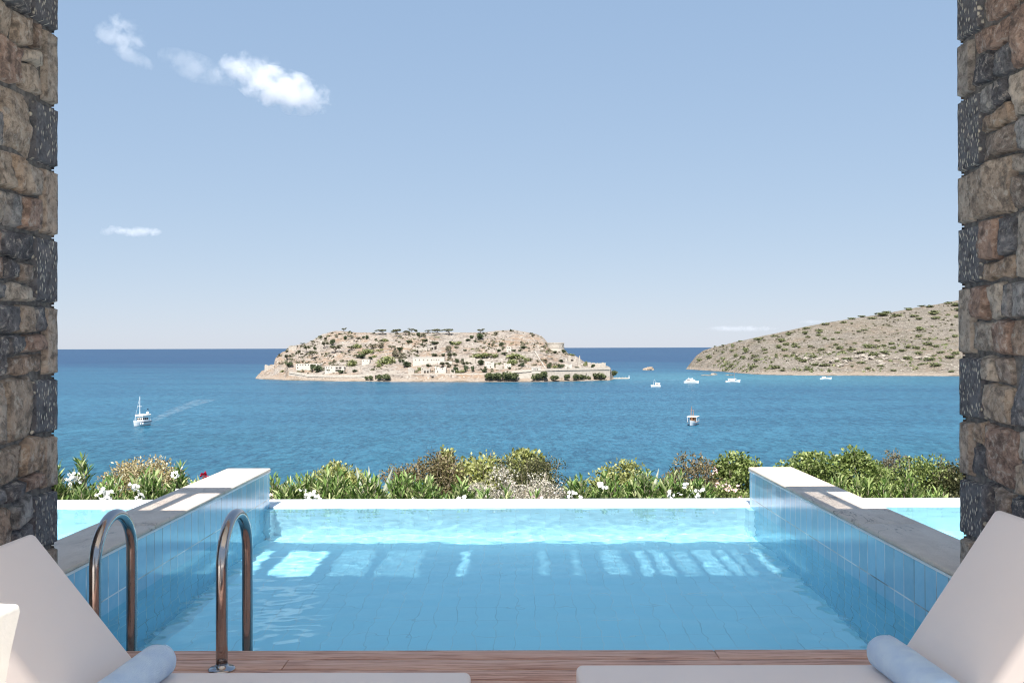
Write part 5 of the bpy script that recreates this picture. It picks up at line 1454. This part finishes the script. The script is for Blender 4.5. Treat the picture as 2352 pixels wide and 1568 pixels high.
shrub('grey_blossom_bush', 1245, 1098, 120, 10.65, 'right of the two grey-white blossoming bushes, under the dark shrub', m_grey, 4600, (.024, .011), twig=16, group='grey blossom bushes', sprigs=8)
oleander(1108, 1124, 70, 10.1, 'very low oleander with white blossoms under the left grey bush', nst=26, flo=9)
oleander(1160, 1122, 60, 10.1, 'very low oleander with white blossoms between the grey bushes', nst=20, flo=6)
oleander(1225, 1126, 90, 10.12, 'very low oleander under the right grey bush', nst=24, flo=3, fmat=m_pinkf)
oleander(1330, 1092, 90, 10.35, 'oleander with white blossoms right of the grey bushes', flo=5)
oleander(1400, 1084, 105, 10.4, 'oleander clump in front of the right dome shrub', flo=4)
shrub('olive_shrub', 1425, 1062, 140, 11.5, 'olive green dome shrub right of centre, left of the small agave', m_yel, 4000, (.034, .018), twig=14, rough=.10)
agave(1478, 1058, 60, 10.8, 'small agave with short tips behind the right oleanders', ang=[12, 22, 32, -8])
oleander(1475, 1080, 120, 10.3, 'dense oleander below the small agave', flo=1)
oleander(1545, 1084, 110, 10.35, 'oleander with white blossom heads in front of the right brown shrub', flo=5)
shrub('brown_shrub', 1595, 1052, 150, 11.5, 'brown-green twiggy shrub near the right tiled wall', m_brown, 4600, (.030, .014), twig=40, sprigs=10)
shrub('tall_shrub', 1690, 1044, 115, 11.6, 'yellow-green shrub against the right tiled wall', m_olive, 3200, (.036, .024), twig=18, sprigs=8)
oleander(1608, 1096, 85, 10.25, 'spiky oleander clump left of the pink-flowered bush', flo=2)
shrub('pink_bush', 1675, 1106, 100, 10.45, 'low bush with small pink-white flowers beside the right tiled wall', m_olive, 2600, (.022, .014), flo=(m_pinkf, 60), group=None)
# right bay
shrub('olive_shrub', 1868, 1045, 140, 11.4, 'bright olive bush right behind the right coping', m_olive, 5600, (.036, .024), twig=20, sprigs=6)
shrub('olive_shrub', 1962, 1048, 130, 11.5, 'bright olive bush, second from the right coping', m_olive, 5200, (.036, .024), twig=20, sprigs=6)
shrub('grey_shrub', 2035, 1045, 100, 12.0, 'thin grey-green shrub between the olive bushes and the right dark bush', m_fgrey, 2600, (.026, .012), twig=50, sprigs=12)
shrub('dark_shrub', 2110, 1056, 140, 11.1, 'dark bush left of the right pillar', m_olive, 5600, (.028, .017), twig=20, sprigs=4)
shrub('dark_shrub', 2195, 1058, 130, 10.9, 'dark bush touching the right pillar', m_dkleaf, 5600, (.028, .017), twig=20, sprigs=4)
for x, yt, w, lab in ((1925, 1094, 70, 'left of the light oleander clumps in the right bay'), (1975, 1090, 75, 'second light oleander clump from the right coping'),
                      (2030, 1090, 75, 'middle light oleander clump in the right bay'), (2085, 1094, 75, 'light oleander clump under the right dark bush'), (2150, 1112, 70, 'rightmost light oleander clump, by the pillar')):
    oleander(x, yt, w, 10.3, lab, mat=m_oley, nst=34, lsc=.95)

# ------------------------------------------------------------------ clouds
def cloud_mat(seed, dens, thr, nscale):
    t = NT('cloud_vapour')
    t.t.nodes.remove(t.b)
    tc = t.n('TexCoord').outputs['Object']
    ln = t.n('VectorMath', operation='LENGTH'); t.l(tc, ln.inputs[0])
    pos = t.n('NewGeometry').outputs['Position']
    mp = t.n('Mapping'); mp.inputs['Location'].default_value = (seed*13.7, seed*5.1, 0); mp.inputs['Scale'].default_value = (.001, .001, .001); t.l(pos, mp.inputs[0])
    nz = t.noise(mp.outputs[0], nscale, 6, .62, .3)
    f = t.math('SUBTRACT', t.math('MULTIPLY', t.math('SUBTRACT', nz, .5), 5.0), t.math('ADD', t.math('MULTIPLY', ln.outputs['Value'], 1.5), thr - 1.05))
    v = t.n('VolumePrincipled'); v.inputs['Color'].default_value = (1, 1, 1, 1); v.inputs['Anisotropy'].default_value = .0
    t.l(t.fr(f, 0, .9, 0, dens), v.inputs['Density']); t.l(v.outputs[0], t.out.inputs['Volume'])
    return t.m
def cloud(x, y, w, h, label, seed, dens=.02, thr=.25, Y=6500, rot=0, ns=9):
    c = P(x, y, Y); q = Y/F
    m = MB(); nu, nv = 16, 10
    for j in range(nv+1):
        th = math.pi*j/nv
        for i in range(nu):
            a = 2*math.pi*i/nu; m.v.append((math.sin(th)*math.cos(a), math.sin(th)*math.sin(a), math.cos(th)))
    for j in range(nv):
        for i in range(nu): m.f.append((j*nu+i, (j+1)*nu+i, (j+1)*nu+(i+1) % nu, j*nu+(i+1) % nu))
    o = m.build('cloud', cloud_mat(seed, dens, thr, ns)); o.location = c; o.scale = (w/2*q, w/2*q*.7, h/2*q); o.rotation_euler = (0, R(rot), 0)
    tag(o, label, 'cloud', 'small clouds over the sea'); o['kind'] = 'thing'
cloud(570, 158, 170, 92, 'upper lump of the large white cloud on the left', 1, .0055, -.10, ns=8)
cloud(655, 206, 245, 100, 'brightest lower body of the large white cloud on the left', 2, .007, -.20, rot=14, ns=8)
cloud(450, 152, 190, 66, 'thin wispy tail left of the large white cloud', 3, .0013, -.25, rot=20)
cloud(298, 82, 80, 100, 'small bright cloud puff near the upper left', 4, .0045, -.14, rot=-30)
cloud(250, 72, 80, 66, 'faint puff left of the small bright cloud', 5, .004, -.16)
cloud(268, 42, 50, 60, 'faint wisp above the small bright cloud', 6, .004, -.12)
cloud(305, 128, 110, 38, 'thin streak below the small bright cloud', 7, .0025, -.2, rot=25)
cloud(255, 527, 66, 26, 'left of two flat low clouds above the left horizon', 8, .006, -.25)
cloud(318, 529, 110, 26, 'right of two flat low clouds above the left horizon', 9, .006, -.25)
cloud(1700, 756, 190, 16, 'pinkish low cloud bank left of the headland slope', 10, .0007, -.2, Y=20000, ns=3)
cloud(1870, 741, 80, 10, 'thin low cloud streak at the headland slope', 11, .0007, -.2, Y=20000, ns=3)
